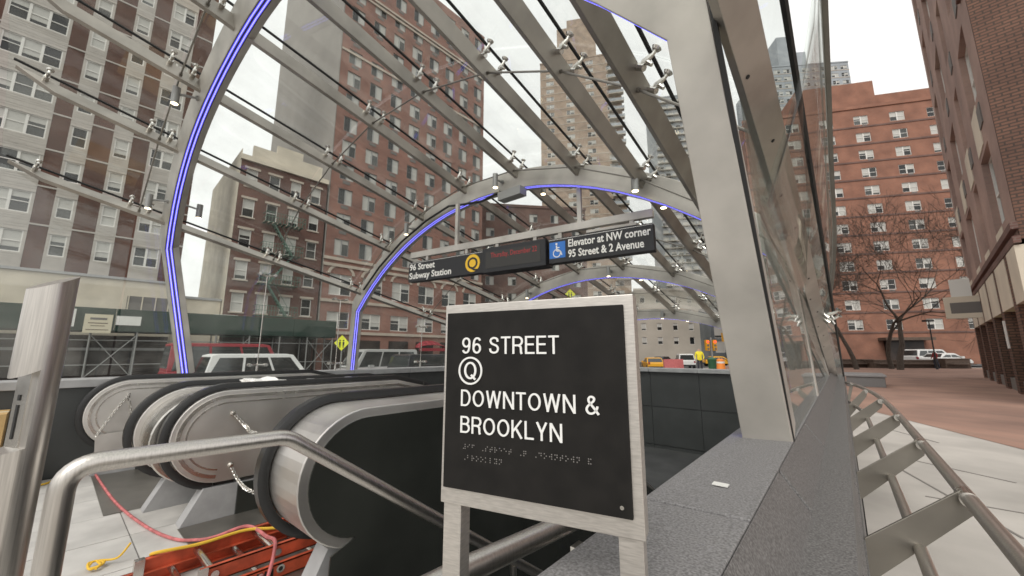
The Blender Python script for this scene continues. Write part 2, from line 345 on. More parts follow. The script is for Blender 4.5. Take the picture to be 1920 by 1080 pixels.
def arch(Yfn, depth=.135, tz=0):
    inn = [apt(e, Yfn, 0) for e in INN]; ou = [apt(e, Yfn, 0) for e in OUT]
    dv = Vector((0, depth, depth * tz)); m_ = MB()
    m_.sweep([[i, o, o + dv, i + dv] for i, o in zip(inn, ou)])
    a = pbuild(m_, 'arch', 'steel_arch', can, co); bevel(a, .004)
    def strip(off, w, y0, y1, name, mt, par):
        q = MB(); rg = []
        for k, i in enumerate(inn):
            d = (ou[k] - i).normalized()
            rg.append([i - d * off + Vector((0, y0, y0 * tz)), i - d * (off - w) + Vector((0, y0, y0 * tz)), i - d * (off - w) + Vector((0, y1, y1 * tz)), i - d * off + Vector((0, y1, y1 * tz))])
        q.sweep(rg); return pbuild(q, name, mt, par, co)
    ch = strip(.0006, .0003, .006, .078, 'led_channel', 'led_channel', can)
    strip(.0016, .0008, .012, .032, 'led_strip', 'led', can); strip(.0020, .0003, .018, .026, 'led_strip', 'led_core', can)
    strip(.0016, .0008, .048, .068, 'led_strip', 'led', can); strip(.0020, .0003, .054, .062, 'led_strip', 'led_core', can)
    return a
ARY = [3.3, 6.2, 8.75]
arch(leanY, .135, .5)
for y in ARY: arch(flatY(y))
# beams: constant X, falling at SL along Y
BM = [(-6.28, 1.80), (-5.42, 2.42), (-4.55, 2.76), (-3.62, 2.93), (-2.72, 2.88), (-1.88, 2.65), (-1.20, 2.31), (-.69, 1.93), (-.11, 1.40)]
def radial(X, A): d = Vector((X - CX, 0, A + 1.5)); return d.normalized()
YT0, YT1 = -.55, 9.05
JOINTS = [.45, 1.92, 3.22, 4.75, 6.12, 7.5, 8.68]
# clamp prototype (local: x across beam, y along beam, z radial out)
cm = MB(); cm.tube([(-.045, 0, 0), (.05, 0, 0)], .02, 8); cm.tube([(-.028, 0, 0), (-.036, 0, .0)], .034, 10); cm.tube([(.03, 0, 0), (.03, 0, .03), (.05, .0, .075), (.05, 0, .10)], [.016, .02, .011, .011], 8); cm.tube([(.05, 0, .098), (.05, 0, .112), (.05, 0, .118)], [.02, .028, .02], 10)
cm.tube([(.05, 0, .03), (.085, 0, .02)], [.014, .01], 8)
CLAMP = cm.mesh('clamp', 'steel', True)
for i, (X, A) in enumerate(BM):
    rd = radial(X, A)
    def bp(Y, off=0): return Vector((X, Y, EYE + A - SL * Y)) + rd * off
    hh = .105
    m_ = MB(); up = rd
    sd = Vector((0, 1, -SL)).normalized().cross(rd).normalized() * .022
    lo0, hi0 = bp(YT0 + .22, -hh * .5), bp(YT0, .02)
    m_.hexa([lo0 - sd, lo0 + sd, bp(YT1, -hh) + sd, bp(YT1, -hh) - sd, hi0 - sd, hi0 + sd, bp(YT1) + sd, bp(YT1) - sd])
    m_.v[0] = tuple(bp(YT0 + .25, -hh) - sd); m_.v[1] = tuple(bp(YT0 + .25, -hh) + sd)
    beam = pbuild(m_, 'beam', 'steel_beam', can, co); bevel(beam, .003)
    ax = Vector((0, 1, -SL)).normalized(); side = ax.cross(rd).normalized()
    M3 = Matrix((side, ax, rd)).transposed().to_4x4()
    for Y in [YT0 + .18] + JOINTS:
        for d in ((0,) if Y < 0 else (-.085, .085)):
            if i == 8 and Y != 4.75: continue
            c = link('clamp', CLAMP, beam); c.matrix_local = Matrix.Translation(bp(Y + d, .0) - co + side * .02) @ M3
    if i == 8:
        for k in range(12):
            Yb = 1.1 + .42 * k; q = MB(); cc = bp(Yb, -.05 - .03 * (k % 2)); q.tube([cc + sd * 1.02, cc + sd * 1.12], .008, 8); q.tube([cc - sd * 1.02, cc - sd * 1.12], .008, 8); pbuild(q, 'bolt', 'seal', can, co)
    # seal on the glass joint line
    q = MB(); q.bar(bp(YT0 - .02, .118), bp(YT1, .118), .022, .012, rd); pbuild(q, 'glass_seal', 'seal', can, co)
# tie rods between neighbouring beams
for i in range(len(BM) - 1):
    for Y in JOINTS:
        a = Vector((BM[i][0], Y, EYE + BM[i][1] - SL * Y)) - radial(*BM[i]) * .06; b = Vector((BM[i + 1][0], Y, EYE + BM[i + 1][1] - SL * Y)) - radial(*BM[i + 1]) * .06
        q = MB(); q.tube([a, b], .0075, 6); q.tube([a, a + (b - a) * .05], .014, 6); q.tube([b, b + (a - b) * .05], .014, 6); pbuild(q, 'tie_rod', 'steel_dark', can, co)
# glass panes over the beams
YS = [YT0 - .06] + JOINTS + [YT1]
for i in range(len(BM) - 1):
    p0 = Vector((BM[i][0], 0, EYE + BM[i][1])) + radial(*BM[i]) * .118; p1 = Vector((BM[i + 1][0], 0, EYE + BM[i + 1][1])) + radial(*BM[i + 1]) * .118
    for a, b in zip(YS, YS[1:]):
        f = lambda p, Y: Vector((p.x, Y, p.z - SL * Y))
        g = .008; nn = ((p0 + p1) / 2 - Vector((CX, 0, EYE - 1.5))).normalized() * .012
        m_ = MB(); c4 = [f(p0, a + g), f(p1, a + g), f(p1, b - g), f(p0, b - g)]; m_.hexa(c4 + [c + nn for c in c4])
        pbuild(m_, 'glass_pane', 'glass', can, co)
# side glass panes, left wall, between the kink beam and the parapet
def side_pane(X0, Xk, Ak, ya, yb, zlo):
    m_ = MB(); za = EYE + Ak - SL * ya; zb = EYE + Ak - SL * yb
    c = [Vector((X0, ya, zlo)), Vector((X0, yb, zlo)), Vector((Xk, yb, zb)), Vector((Xk, ya, za))]; t = Vector((.012, 0, 0))
    m_.add(c + [v - t for v in c], [(0, 1, 2, 3), (7, 6, 5, 4), (0, 4, 5, 1), (1, 5, 6, 2), (2, 6, 7, 3), (3, 7, 4, 0)]); return pbuild(m_, 'glass_pane', 'glass', can, co)
for a, b in zip(YS, YS[1:]):
    side_pane(-6.52, -6.40, 1.80, a + .01, b - .01, 1.02)
for Y in (1.92, 3.05, 4.75, 6.0, 7.5):
    zt = EYE + 1.55 - SL * Y
    q = MB(); q.tube([(-6.42, Y, 1.03), (-6.40, Y, zt)], .007, 6); q.tube([(-6.42, Y, .985), (-6.42, Y, 1.1)], .018, 8)
    for dy in (-.1, .1):
        q.tube([(-6.42, Y, 1.10), (-6.40, Y + dy, 1.10)], .014, 8); q.tube([(-6.47, Y + dy, 1.10), (-6.36, Y + dy, 1.10)], .022, 8)
        q.tube([(-6.42, Y, zt), (-6.40, Y + dy, zt + .02)], .012, 8); q.tube([(-6.46, Y + dy, zt + .02), (-6.37, Y + dy, zt + .02)], .022, 8)
    pbuild(q, 'glass_hanger', 'steel', can, co, True)
# right side: upright glass with dark edge bars
fin = [(1545, 0, 2.03), (1552, 150, 2.5), (1558, 300, 3.24), (1565, 430, 4.26), (1563, 500, 5.0), (1556, 560, 6.0), (1545, 608, 7.2)]
fp = [py_(1540, -160, 1.7)] + [py_(x, y, Y) for x, y, Y in fin]
low = [py_(1425, 395, 1.85), py_(1440, 430, 2.06), py_(1470, 500, 2.6), py_(1495, 545, 3.4), py_(1515, 575, 4.4), py_(1532, 596, 5.7), py_(1545, 609, 7.2)]
q = MB(); q.sweep([[p + Vector((-.012, 0, -.03)), p + Vector((.012, 0, -.03)), p + Vector((.012, 0, .03)), p + Vector((-.012, 0, .03))] for p in fp]); pbuild(q, 'glass_edge_bar', 'steel_dark', can, co)
q = MB(); q.tube(low, .006, 6); pbuild(q, 'glass_edge_seal', 'steel_dark', can, co)
m_ = MB(); n_ = 12
def lerp_path(P, t):
    k = t * (len(P) - 1); i = min(int(k), len(P) - 2); return P[i].lerp(P[i + 1], k - i)
vs = []; 
for k in range(n_ + 1):
    t = k / n_; a = lerp_path(fp, t); b = lerp_path(low, t)
    for j in range(5):
        p = a.lerp(b, j / 4); p.x += .05 * math.sin(math.pi * j / 4) * (1 - t); vs.append(p)
fs = [(k * 5 + j, k * 5 + j + 1, (k + 1) * 5 + j + 1, (k + 1) * 5 + j) for k in range(n_) for j in range(4)]
m_.add(vs, fs); o = pbuild(m_, 'glass_side_pane', 'glass_side', can, co, True); sm_ = o.modifiers.new('solid', 'SOLIDIFY'); sm_.thickness = .01
# upright pane beside the right column down to the parapet
side = MB(); zk = lambda Y: EYE + 1.35 - SL * Y
for a, b in ((1.62, 3.2), (3.5, 6.1), (6.4, 8.6)):
    m_ = MB(); c = [Vector((-.165, a, .995)), Vector((-.165, b, .995)), Vector((-.2, b, zk(b))), Vector((-.2, a, zk(a)))]; t = Vector((.01, 0, 0))
    m_.add(c + [v + t for v in c], [(0, 1, 2, 3), (7, 6, 5, 4), (0, 4, 5, 1), (1, 5, 6, 2), (2, 6, 7, 3), (3, 7, 4, 0)]); pbuild(m_, 'glass_pane', 'glass_side', can, co)
q = MB(); rr = [Vector((-.155, 1.60, .97)), Vector((-.215, 1.17, 2.72))]; q.bar(rr[0], rr[1], .014, .022, (0, 1, 0)); pbuild(q, 'column_edge_seal', 'seal', can, co)
# ------------------------------------------------------------------ downlights on the arches (each a lamp of its own)
def downlight(loc, armto, L=.17, which='leaning front arch'):
    t = thing('downlight', 'grey cylindrical downlight bracketed to the ' + which, 'lamp', loc, 0, 'downlights on the ' + which)
    MB().tube([(0, 0, -L / 2), (0, 0, L / 2)], .032, 14).build('housing', 'lamp_grey', t, True)
    MB().tube([(0, 0, -L / 2 - .004), (0, 0, -L / 2 + .001)], .027, 14).build('lens', 'lamp_glow', t)
    a = Vector(armto) - Vector(loc); q = MB(); q.tube([(0, 0, .02), a * .9], .012, 8); q.tube([a * .86, a], .026, 10); q.build('bracket', 'lamp_grey', t, True)
def onarch(X, Yfn, rr=4.31):
    A = arcA(X, rr); Y = Yfn(X, A, None); return Vector((X, Y, EYE + A - SL * Y))
for X, f in ((-5.95, leanY), (-4.6, leanY), (-2.0, leanY)):
    p = onarch(X, f); downlight(p + Vector((-.02, -.16, -.05)), p + Vector((0, .01, 0))); 
p = onarch(-5.95, leanY); downlight(p + Vector((.02, .30, -.05)), p + Vector((0, .135, 0)))
for Y0, wh_ in zip(ARY, ('arch with the hanging station sign', 'third arch beyond the hanging sign', 'last arch over the end parapet')):
    for X in (-4.75, -2.95, -1.25):
        p = onarch(X, flatY(Y0)); downlight(p + Vector((0, -.13, -.03)), p + Vector((0, .0, 0)), .17, wh_)
    for X in (-2.55, -1.15):
        p = onarch(X, flatY(Y0)); downlight(p + Vector((0, .29, -.03)), p + Vector((0, .135, 0)), .17, wh_)
# cable and junction box on arch 2
jb = thing('junction_box', 'small grey cable junction box fixed under the second arch', 'box', onarch(-2.75, flatY(3.3), 4.1)); MB().box(-.17, .17, -.12, .0, -.05, .05).build('housing', 'lamp_grey', jb); 
pts = [onarch(x, flatY(3.26), 4.24) for x in (-6.05, -5.6, -5.0, -4.4, -3.9)] + [onarch(-3.6, flatY(3.2), 4.12), onarch(-3.2, flatY(3.2), 4.06), onarch(-2.9, flatY(3.2), 4.12)]
q = MB(); q.tube(pts, .016, 8); tag(q.build('power_cable', 'rubber', None, True), 'black cable sagging along the second arch to a junction box', 'cable')
# ------------------------------------------------------------------ hanging station sign
HA, HB = Vector((-4.33, 3.0, 2.20)), Vector((-1.22, 3.50, 2.20)); ang = math.atan2(HB.y - HA.y, HB.x - HA.x); HL = (HB - HA).length
hs_ = thing('hanging_sign', 'black hanging station sign board reading 96 Street Subway Station under the arch', 'sign', HA, ang)
q = MB(); q.box(-.0, HL, -.03, .03, .33, .41); bevel(q.build('carrier_beam', 'steel_arch', hs_), .004)
for u in (.78, 2.42):
    q = MB(); q.box(u - .022, u + .022, -.02, .02, .41, .95); q.build('hanger', 'steel_arch', hs_)
for u0, u1, d in ((0, 1.22, .05), (2.08, HL, .05)):
    bevel(MB().box(u0, u1, -d, d, 0, .265).build('panel', 'sign_black', hs_), .003); MB().box(u0, u1, -.052, -.0501, .250, .254).build('panel_line', 'sign_white', hs_)
bevel(MB().box(1.24, 2.06, -.09, .09, -.02, .275).build('display', 'sign_black', hs_), .006); MB().box(1.29, 2.0, -.092, -.089, .03, .225).build('display_screen', 'screen', hs_)
for u in (.3, .95, 1.4, 1.9, 2.2, 2.95): MB().box(u - .02, u + .02, -.025, .025, .265, .33).build('spacer', 'steel_arch', hs_)
MB().box(2.5, 3.0, -.04, .04, .275, .30).build('tube_light', 'steel_arch', hs_)
rx = (R(90), 0, 0)
lettering('lettering', '96 Street\nSubway Station', .118, 'sign_white', hs_, (.02, -.0515, .155), rx, .0008, .0022)
lettering('lettering', 'Elevator at NW corner\n95 Street & 2 Avenue', .112, 'sign_white', hs_, (2.30, -.0515, .155), rx, .0008, .0022, sx=.775)
lettering('lettering', 'Thursday, December 22', .085, 'led_text', hs_, (1.36, -.0925, .15), rx, .0004, 0, sx=.72)
q = MB(); q.tube([(1.07, -.0505, .132), (1.07, -.053, .132)], .108, 32); q.build('line_disc', 'q_yellow', hs_)
lettering('line_letter', 'Q', .2, 'sign_black', hs_, (1.07, -.0535, .064), rx, .0006, .003, 'CENTER')
MB().box(2.09, 2.27, -.053, -.0505, .05, .225).build('access_tile', 'isa_blue', hs_)
q = MB(); ringmesh(q, 2.175, .145, .036, .045, -.0545, -.0532, 24); q.tube([(2.172, -.054, .245), (2.172, -.0535, .245)], .012, 10); q.bar((2.172, -.054, .228), (2.176, -.054, .165), .001, .014, (1, 0, 0)); q.bar((2.176, -.054, .168), (2.215, -.054, .165), .001, .012); q.bar((2.215, -.054, .165), (2.232, -.054, .12), .001, .012, (1, 0, 0)); q.bar((2.174, -.054, .205), (2.205, -.054, .203), .001, .01)
q.v = [(v[0], v[1], v[2] - .042) for v in q.v]; q.build('access_symbol', 'sign_white', hs_)
# ------------------------------------------------------------------ foreground tactile sign on two legs
TL_, TR_ = Vector((-.464, .388, 1.343)), Vector((-.192, .460, 1.343)); sa = math.atan2(TR_.y - TL_.y, TR_.x - TL_.x); SW = (TR_ - TL_).length; SH = .284
sg = thing('tactile_sign', 'black tactile station sign in brushed aluminium frame reading 96 STREET, DOWNTOWN & BROOKLYN', 'sign', (TL_.x, TL_.y, 1.343 - SH), sa)
bevel(MB().box(0, SW, 0, .030, 0, SH).build('frame', 'alu', sg), .0012)
PX0, PX1, PZ0, PZ1 = .006, SW - .012, .022, SH - .013
bevel(MB().box(PX0, PX1, -.004, 0.001, PZ0, PZ1).build('panel', 'black_panel', sg), .0012)
for x0, x1 in ((.004, .033), (SW - .031, SW - .003)):
    bevel(MB().box(x0, x1, .003, .028, -1.06, .0005).build('leg', 'alu', sg), .001)

def cr_(P, n=6): return [(p.x, p.y) for p in smooth_path([(a, b, 0) for a, b in P], n)]
def ell(cx, cy, rx, ry, a0=0, a1=360, n=36): return [(cx + rx * math.cos(R(a0 + (a1 - a0) * k / n)), cy + ry * math.sin(R(a0 + (a1 - a0) * k / n))) for k in range(n + 1)]
def bowl(x0, xr, yb, yt): r_ = (yt - yb) / 2; return [(x0, yt)] + ell(xr - r_ * .92, (yt + yb) / 2, r_ * .92, r_, 90, -90, 14) + [(x0, yb)]
HS = .053
NINE = [ell(.27, .68, .20, .25), cr_([(.47, .68), (.465, .42), (.40, .16), (.26, .07), (.13, .12), (.08, .22)])]
GL = {'E': (.50, [[(HS, 0), (HS, 1)], [(HS, 1 - HS), (.5, 1 - HS)], [(HS, .53), (.47, .53)], [(HS, HS), (.51, HS)]]),
 'T': (.54, [[(0, 1 - HS), (.54, 1 - HS)], [(.27, 0), (.27, 1 - HS)]]),
 'R': (.58, [[(HS, 0), (HS, 1)], bowl(HS, .53, .48, 1 - HS), cr_([(.30, .48), (.43, .42), (.465, .30), (.475, .1), (.51, 0)])]),
 'S': (.58, [cr_([(.50, .70), (.46, .86), (.29, .93), (.13, .86), (.09, .73), (.16, .60), (.30, .53), (.44, .46), (.52, .32), (.47, .14), (.29, .07), (.11, .14), (.06, .31)])]),
 'D': (.62, [[(HS, 0), (HS, 1)], [(HS, 1 - HS), (.25, 1 - HS)] + ell(.25, .5, .30, .5 - HS, 90, -90, 22) + [(HS, HS)]]),
 'O': (.70, [ell(.35, .5, .285, .435)]), 'Q': (.70, [ell(.35, .5, .285, .435), [(.40, .26), (.63, .0)]]),
 'W': (.90, [[(.06, 1), (.245, 0)], [(.225, 0), (.45, 1)], [(.45, 1), (.675, 0)], [(.655, 0), (.84, 1)]]),
 'N': (.62, [[(HS, 0), (HS, 1)], [(.62 - HS, 0), (.62 - HS, 1)], [(HS + .01, .98), (.61 - HS, .02)]]),
 'B': (.58, [[(HS, 0), (HS, 1)], bowl(HS, .49, .53, 1 - HS), bowl(HS, .53, HS, .53)]),
 'K': (.60, [[(HS, 0), (HS, 1)], [(HS, .33), (.53, 1)], [(.23, .55), (.55, 0)]]),
 'L': (.48, [[(HS, 0), (HS, 1)], [(HS, HS), (.48, HS)]]), 'Y': (.60, [[(.06, 1), (.30, .42)], [(.54, 1), (.30, .42)], [(.30, 0), (.30, .45)]]),
 '9': (.54, NINE), '6': (.54, [[(.54 - x, 1 - y) for x, y in st_] for st_ in NINE]), ' ': (.24, []),
 '&': (.66, [cr_([(.62, .02), (.40, .36), (.20, .64), (.16, .79), (.22, .92), (.33, .935), (.42, .86), (.40, .73), (.28, .60), (.12, .44), (.06, .27), (.13, .11), (.27, .06), (.43, .14), (.54, .32), (.57, .45)])])}
def ribbon(mb, P, t, f):
    n = len(P); L_ = []; R_ = []; closed = (abs(P[0][0] - P[-1][0]) + abs(P[0][1] - P[-1][1])) < 1e-4
    for k in range(n):
        a = P[k - 1] if k else (P[-2] if closed else P[0]); b = P[k + 1] if k < n - 1 else (P[1] if closed else P[-1]); dx, dy = b[0] - a[0], b[1] - a[1]; l = math.hypot(dx, dy) or 1
        L_.append((P[k][0] - dy / l * t, P[k][1] + dx / l * t)); R_.append((P[k][0] + dy / l * t, P[k][1] - dx / l * t))
    mb.sweep([[f(*L_[k], 0), f(*R_[k], 0), f(*R_[k], 1), f(*L_[k], 1)] for k in range(n)])
def stroke_text(txt, u0, u1, v0, v1, par_, name='lettering', gap=.115):
    tot = sum(GL[c][0] for c in txt) + gap * (len(txt) - 1); sx = (u1 - u0) / tot; sz = v1 - v0; x = 0; k = 0
    for c in txt:
        mb = MB()
        for st_ in GL[c][1]:
            k += 1; ribbon(mb, st_, HS, lambda p_, q_, e: (u0 + (x + p_) * sx, -.0041 - (.0013 + k * .00001 if e else 0), v0 + q_ * sz))
        if c != ' ': mb.build('letter', 'letter', par_)
        x += GL[c][0] + gap
stroke_text('96 STREET', .0341, .185, .2097, .234, sg); stroke_text('DOWNTOWN &', .0344, .2355, .1355, .1585, sg); stroke_text('BROOKLYN', .0344, .187, .0988, .1217, sg)
q = MB(); ringmesh(q, .0492, .1856, .0174, .0199, -.0055, -.004, 48); q.build('line_ring', 'letter', sg)
stroke_text('Q', .0385, .0598, .1732, .1985, sg)
BR = {'a': '1', 'b': '12', 'c': '14', 'd': '145', 'e': '15', 'f': '124', 'g': '1245', 'h': '125', 'i': '24', 'j': '245', 'k': '13', 'l': '123', 'm': '134', 'n': '1345', 'o': '135', 'p': '1234', 'q': '12345', 'r': '1235', 's': '234', 't': '2345', 'u': '136', 'v': '1236', 'w': '2456', 'x': '1346', 'y': '13456', '#': '3456', '&': '12346', '^': '6', ' ': ''}
dotm = MB(); dotm.tube([(0, 0, 0), (0, -.0004, 0), (0, -.0006, 0)], [.00095, .0007, .0003], 8); dotm = dotm.mesh('braille_dot', 'ac', True)
for line, z in (('#if ^street ^q ^downtown &', .083), ('^brooklyn', .0685)):
    for k, ch in enumerate(line):
        for d in BR[ch]:
            d = int(d) - 1; link('braille_dot', dotm, sg, (PX0 + .0336 + k * .0072 + (d // 3) * .0027, -.004, z - (d % 3) * .0027))
q = MB(); q.tube([(PX1 - .012, -.0042, PZ0 + .012), (PX1 - .012, -.0052, PZ0 + .012)], .0024, 12); q.build('screw', 'steel', sg)
# ------------------------------------------------------------------ handrails
def arcpts(a, c, b, n=6, r=.09):
    a, c, b = Vector(a), Vector(c), Vector(b); d0 = (a - c).normalized(); d1 = (b - c).normalized(); p0 = c + d0 * r; p1 = c + d1 * r
    return [p0.lerp(c, t).lerp(c.lerp(p1, t), t) for t in [k / n for k in range(n + 1)]]
hr = thing('stair_handrail', 'bent stainless steel tube handrail beside the escalator newels', 'handrail', (-1.6, .06, 0)); ho = Vector((-1.6, .06, 0))
pa, pb, pc, pe = (-1.6, .06, -.0), (-1.6, .06, .975), (-1.6, .60, .965), (-1.6, 4.0, -1.37)
q = MB(); q.tube([pa] + arcpts(pa, pb, pc, 8, .07) + arcpts(pb, pc, pe, 6, .04) + [pe], .027, 16); pbuild(q, 'rail', 'steel_brushed', hr, ho, True)
q = MB(); q.tube([(-1.6, .06, 0), (-1.6, .06, .012)], .05, 20); pbuild(q, 'base_flange', 'steel_brushed', hr, ho, True)
for Y in (1.9, 3.2):
    q = MB(); q.tube([(-1.6, Y, .965 - .69 * (Y - .6) - .02), (-1.6, Y, -.57 * (Y - .7) - .3)], .019, 12); pbuild(q, 'post', 'steel_brushed', hr, ho, True)
wr = thing('wall_handrail', 'stainless tube handrail on brackets along the granite parapet behind the sign', 'handrail', (-.52, .8, .9)); wo = Vector((-.52, .8, .9))
q = MB(); q.tube([(-.535, .0, .92), (-.53, .5, .905), (-.52, .85, .885)] + [(-.50, 1.0, .83), (-.48, 4.2, -1.3)], .0215, 16); pbuild(q, 'rail', 'steel_brushed', wr, wo, True)
for Y, z in ((.80, .885), (2.0, .15)):
    q = MB(); q.bar((-.49, Y, z - .03), (-.49, Y, z - .115), .014, .035, (0, 1, 0)); q.bar((-.49, Y, z - .1), (-.346, Y, z - .1), .035, .02); q.box(-.352, -.346, Y - .035, Y + .035, z - .14, z - .06); pbuild(q, 'bracket', 'steel', wr, wo)
# outer guard rail along the parapet
gr = thing('guard_rail', 'double stainless tube guard rail on flat plate brackets outside the granite parapet', 'railing', (.12, 3, .7)); go = Vector((.12, 3, .7))
trail = [(.235, -.6, .85), (.235, 1.3, .85), (.245, 3.1, .85), (.245, 4.35, .85), (.21, 5.6, .85), (.10, 6.8, .85), (-.06, 7.7, .85), (-.28, 8.7, .85)]
lrail = [(.115, -.6, .69), (.115, 2, .69), (.112, 4.3, .69), (.10, 5.2, .69), (.04, 5.9, .69), (-.02, 6.4, .69)]
q = MB(); q.tube(smooth_path(trail), .019, 14); pbuild(q, 'top_rail', 'steel_brushed', gr, go, True)
q = MB(); q.tube(smooth_path(lrail), .0165, 14); pbuild(q, 'mid_rail', 'steel_brushed', gr, go, True)
for Y in (.85, 1.72, 2.6, 3.6, 4.7, 5.8, 6.9):
    xo = 0 if Y < 4.5 else -.02 - .045 * (Y - 4.5) ** 1.5
    m_ = MB(); po = [(-.01, .575), (-.01, .70), (.222 + xo, .868), (.25 + xo, .845), (.24 + xo, .80)]
    m_.prism(po, Y - .006, Y + .006, lambda p, q_, t: (p, t + (p) * .35, q_)); bevel(pbuild(m_, 'bracket_plate', 'plate_steel', gr, go), .002)
    q = MB(); t0 = Y + .08; q.tube([(.235 + xo, t0 - .035, .85), (.235 + xo, t0 + .035, .85)], .0215, 14); pbuild(q, 'collar', 'steel', gr, go, True)
# pylon at left
py0 = pz(40, 1000, .45); py0 = Vector((-2.22, -.03, 0))
pyl = thing('steel_pylon', 'round stainless steel pylon with slant-cut top and slotted notch', 'pylon', py0)
rP = .062
def cyl_cut(r, a0, a1, zlo, zhi, n=28, inner=None):
    rg = []; m_ = MB()
    pts = [(r * math.cos(a0 + (a1 - a0) * k / n), r * math.sin(a0 + (a1 - a0) * k / n)) for k in range(n + 1)]
    vs = [(x, y, zlo(x, y)) for x, y in pts] + [(x, y, zhi(x, y)) for x, y in pts]; N = n + 1
    fs = [(k, k + 1, N + k + 1, N + k) for k in range(n)] + [tuple(range(N - 1, -1, -1)), tuple(range(N, 2 * N)), (N - 1, 0, N, 2 * N - 1)]
    return m_.add(vs, fs)
lx, ly = .42, -.907; va = math.atan2(ly, lx)   # direction to picture left
lt = lambda x, y: x * lx + y * ly
cyl_cut(rP, 0, 2 * math.pi, lambda x, y: 0, lambda x, y: .955 - lt(x, y) * .35).build('shaft', 'steel_brushed', pyl, True)
cyl_cut(rP, va + R(75), va + R(285), lambda x, y: .93, lambda x, y: 1.30).build('neck', 'steel_brushed', pyl, True)
cyl_cut(rP, 0, 2 * math.pi, lambda x, y: 1.20 + lt(x, y) * -.6 + .02, lambda x, y: 1.53 - lt(x, y) * .55).build('head', 'steel_brushed', pyl, True)
q = MB(); c_, s_ = lx * .018, ly * .018; nx, ny = -ly, lx
q.hexa([(c_ - nx * .055, s_ - ny * .055, .95), (c_ + nx * .02, s_ + ny * .02, .95), (c_ * .6 + nx * .02, s_ * .6 + ny * .02, .95), (c_ * .6 - nx * .055, s_ * .6 - ny * .055, .95), (c_ - nx * .055, s_ - ny * .055, 1.21), (c_ + nx * .02, s_ + ny * .02, 1.21), (c_ * .6 + nx * .02, s_ * .6 + ny * .02, 1.21), (c_ * .6 - nx * .055, s_ * .6 - ny * .055, 1.21)]); q.build('face_plate', 'steel', pyl)
for z0, z1 in ((.975, 1.09), (1.105, 1.125)):
    q = MB(); a = Vector((c_ * 1.08 - nx * .022, s_ * 1.08 - ny * .022, z0)); b = a.copy(); b.z = z1; q.bar(a, b, .003, .012, (nx, ny, 0)); q.build('slot', 'rubber', pyl)
# ------------------------------------------------------------------ escalators
def stad(yf, r, zc, yend, ybend, inset=0, n=22):
    """side outline (Y,z): newel half-circle, flat top, then falling at 30 degrees"""
    rr = r - inset; yc = yf + r; pts = []
    for k in range(n + 1):
        a = R(262) - R(172) * k / n; pts.append((yc + rr * math.cos(a), zc + rr * math.sin(a)))
    top = zc + rr; pts += [(ybend, top), (ybend + .4, top - .09), (yend, top - .09 - .577 * (yend - ybend - .4))]
    return pts
def balustrade(par_, off, yf, x0, x1, mt, r=.385, zc=.62, inset=.035, yend=7.2, ybend=2.55, name='balustrade', drop=.75):
    po = stad(yf, r, zc, yend, ybend, inset)
    po = po + [(yend, po[-1][1] - drop), (ybend + .2, zc - r + inset), (yf + r + .05, zc - r + inset)]
    m_ = MB(); m_.prism(po, x0, x1, lambda p, q_, t: (t, p, q_)); o = pbuild(m_, name, mt, par_, off); bevel(o, .006); return o
def rubber(par_, off, yf, xc, r=.385, zc=.62, yend=7.2, ybend=2.55, w=.042):
    po = stad(yf, r, zc, yend, ybend, 0); q = MB(); rg = []
    for k, (y, z) in enumerate(po):
        a = po[max(k - 1, 0)]; b = po[min(k + 1, len(po) - 1)]; d = Vector((0, b[0] - a[0], b[1] - a[1])).normalized(); nrm = Vector((0, -d.z, d.y)); c = Vector((xc, y, z))
        if nrm.dot(Vector((0, y - yf - r, z - zc))) < 0 and k < 24: nrm = -nrm
        if k >= 23: nrm = Vector((0, abs(d.z), d.y))
        sx_ = Vector((1, 0, 0))
        rg.append([c - sx_ * w - nrm * .028, c - sx_ * w * 1.05 + nrm * .0, c - sx_ * w * .75 + nrm * .02, c + sx_ * w * .75 + nrm * .02, c + sx_ * w * 1.05, c + sx_ * w - nrm * .028])
    q.sweep(rg); return pbuild(q, 'handrail', 'rubber', par_, off, True)
def trim(par_, off, yf, x, dx, ins=.075, w=.02, mt='steel'):
    a = stad(yf, .385, .62, 7.2, 2.55, ins); b = stad(yf, .385, .62, 7.2, 2.55, ins + w); q = MB()
    q.sweep([[(x, p[0], p[1]), (x + dx, p[0], p[1]), (x + dx, r_[0], r_[1]), (x, r_[0], r_[1])] for p, r_ in zip(a, b)]); return pbuild(q, 'trim', mt, par_, off)
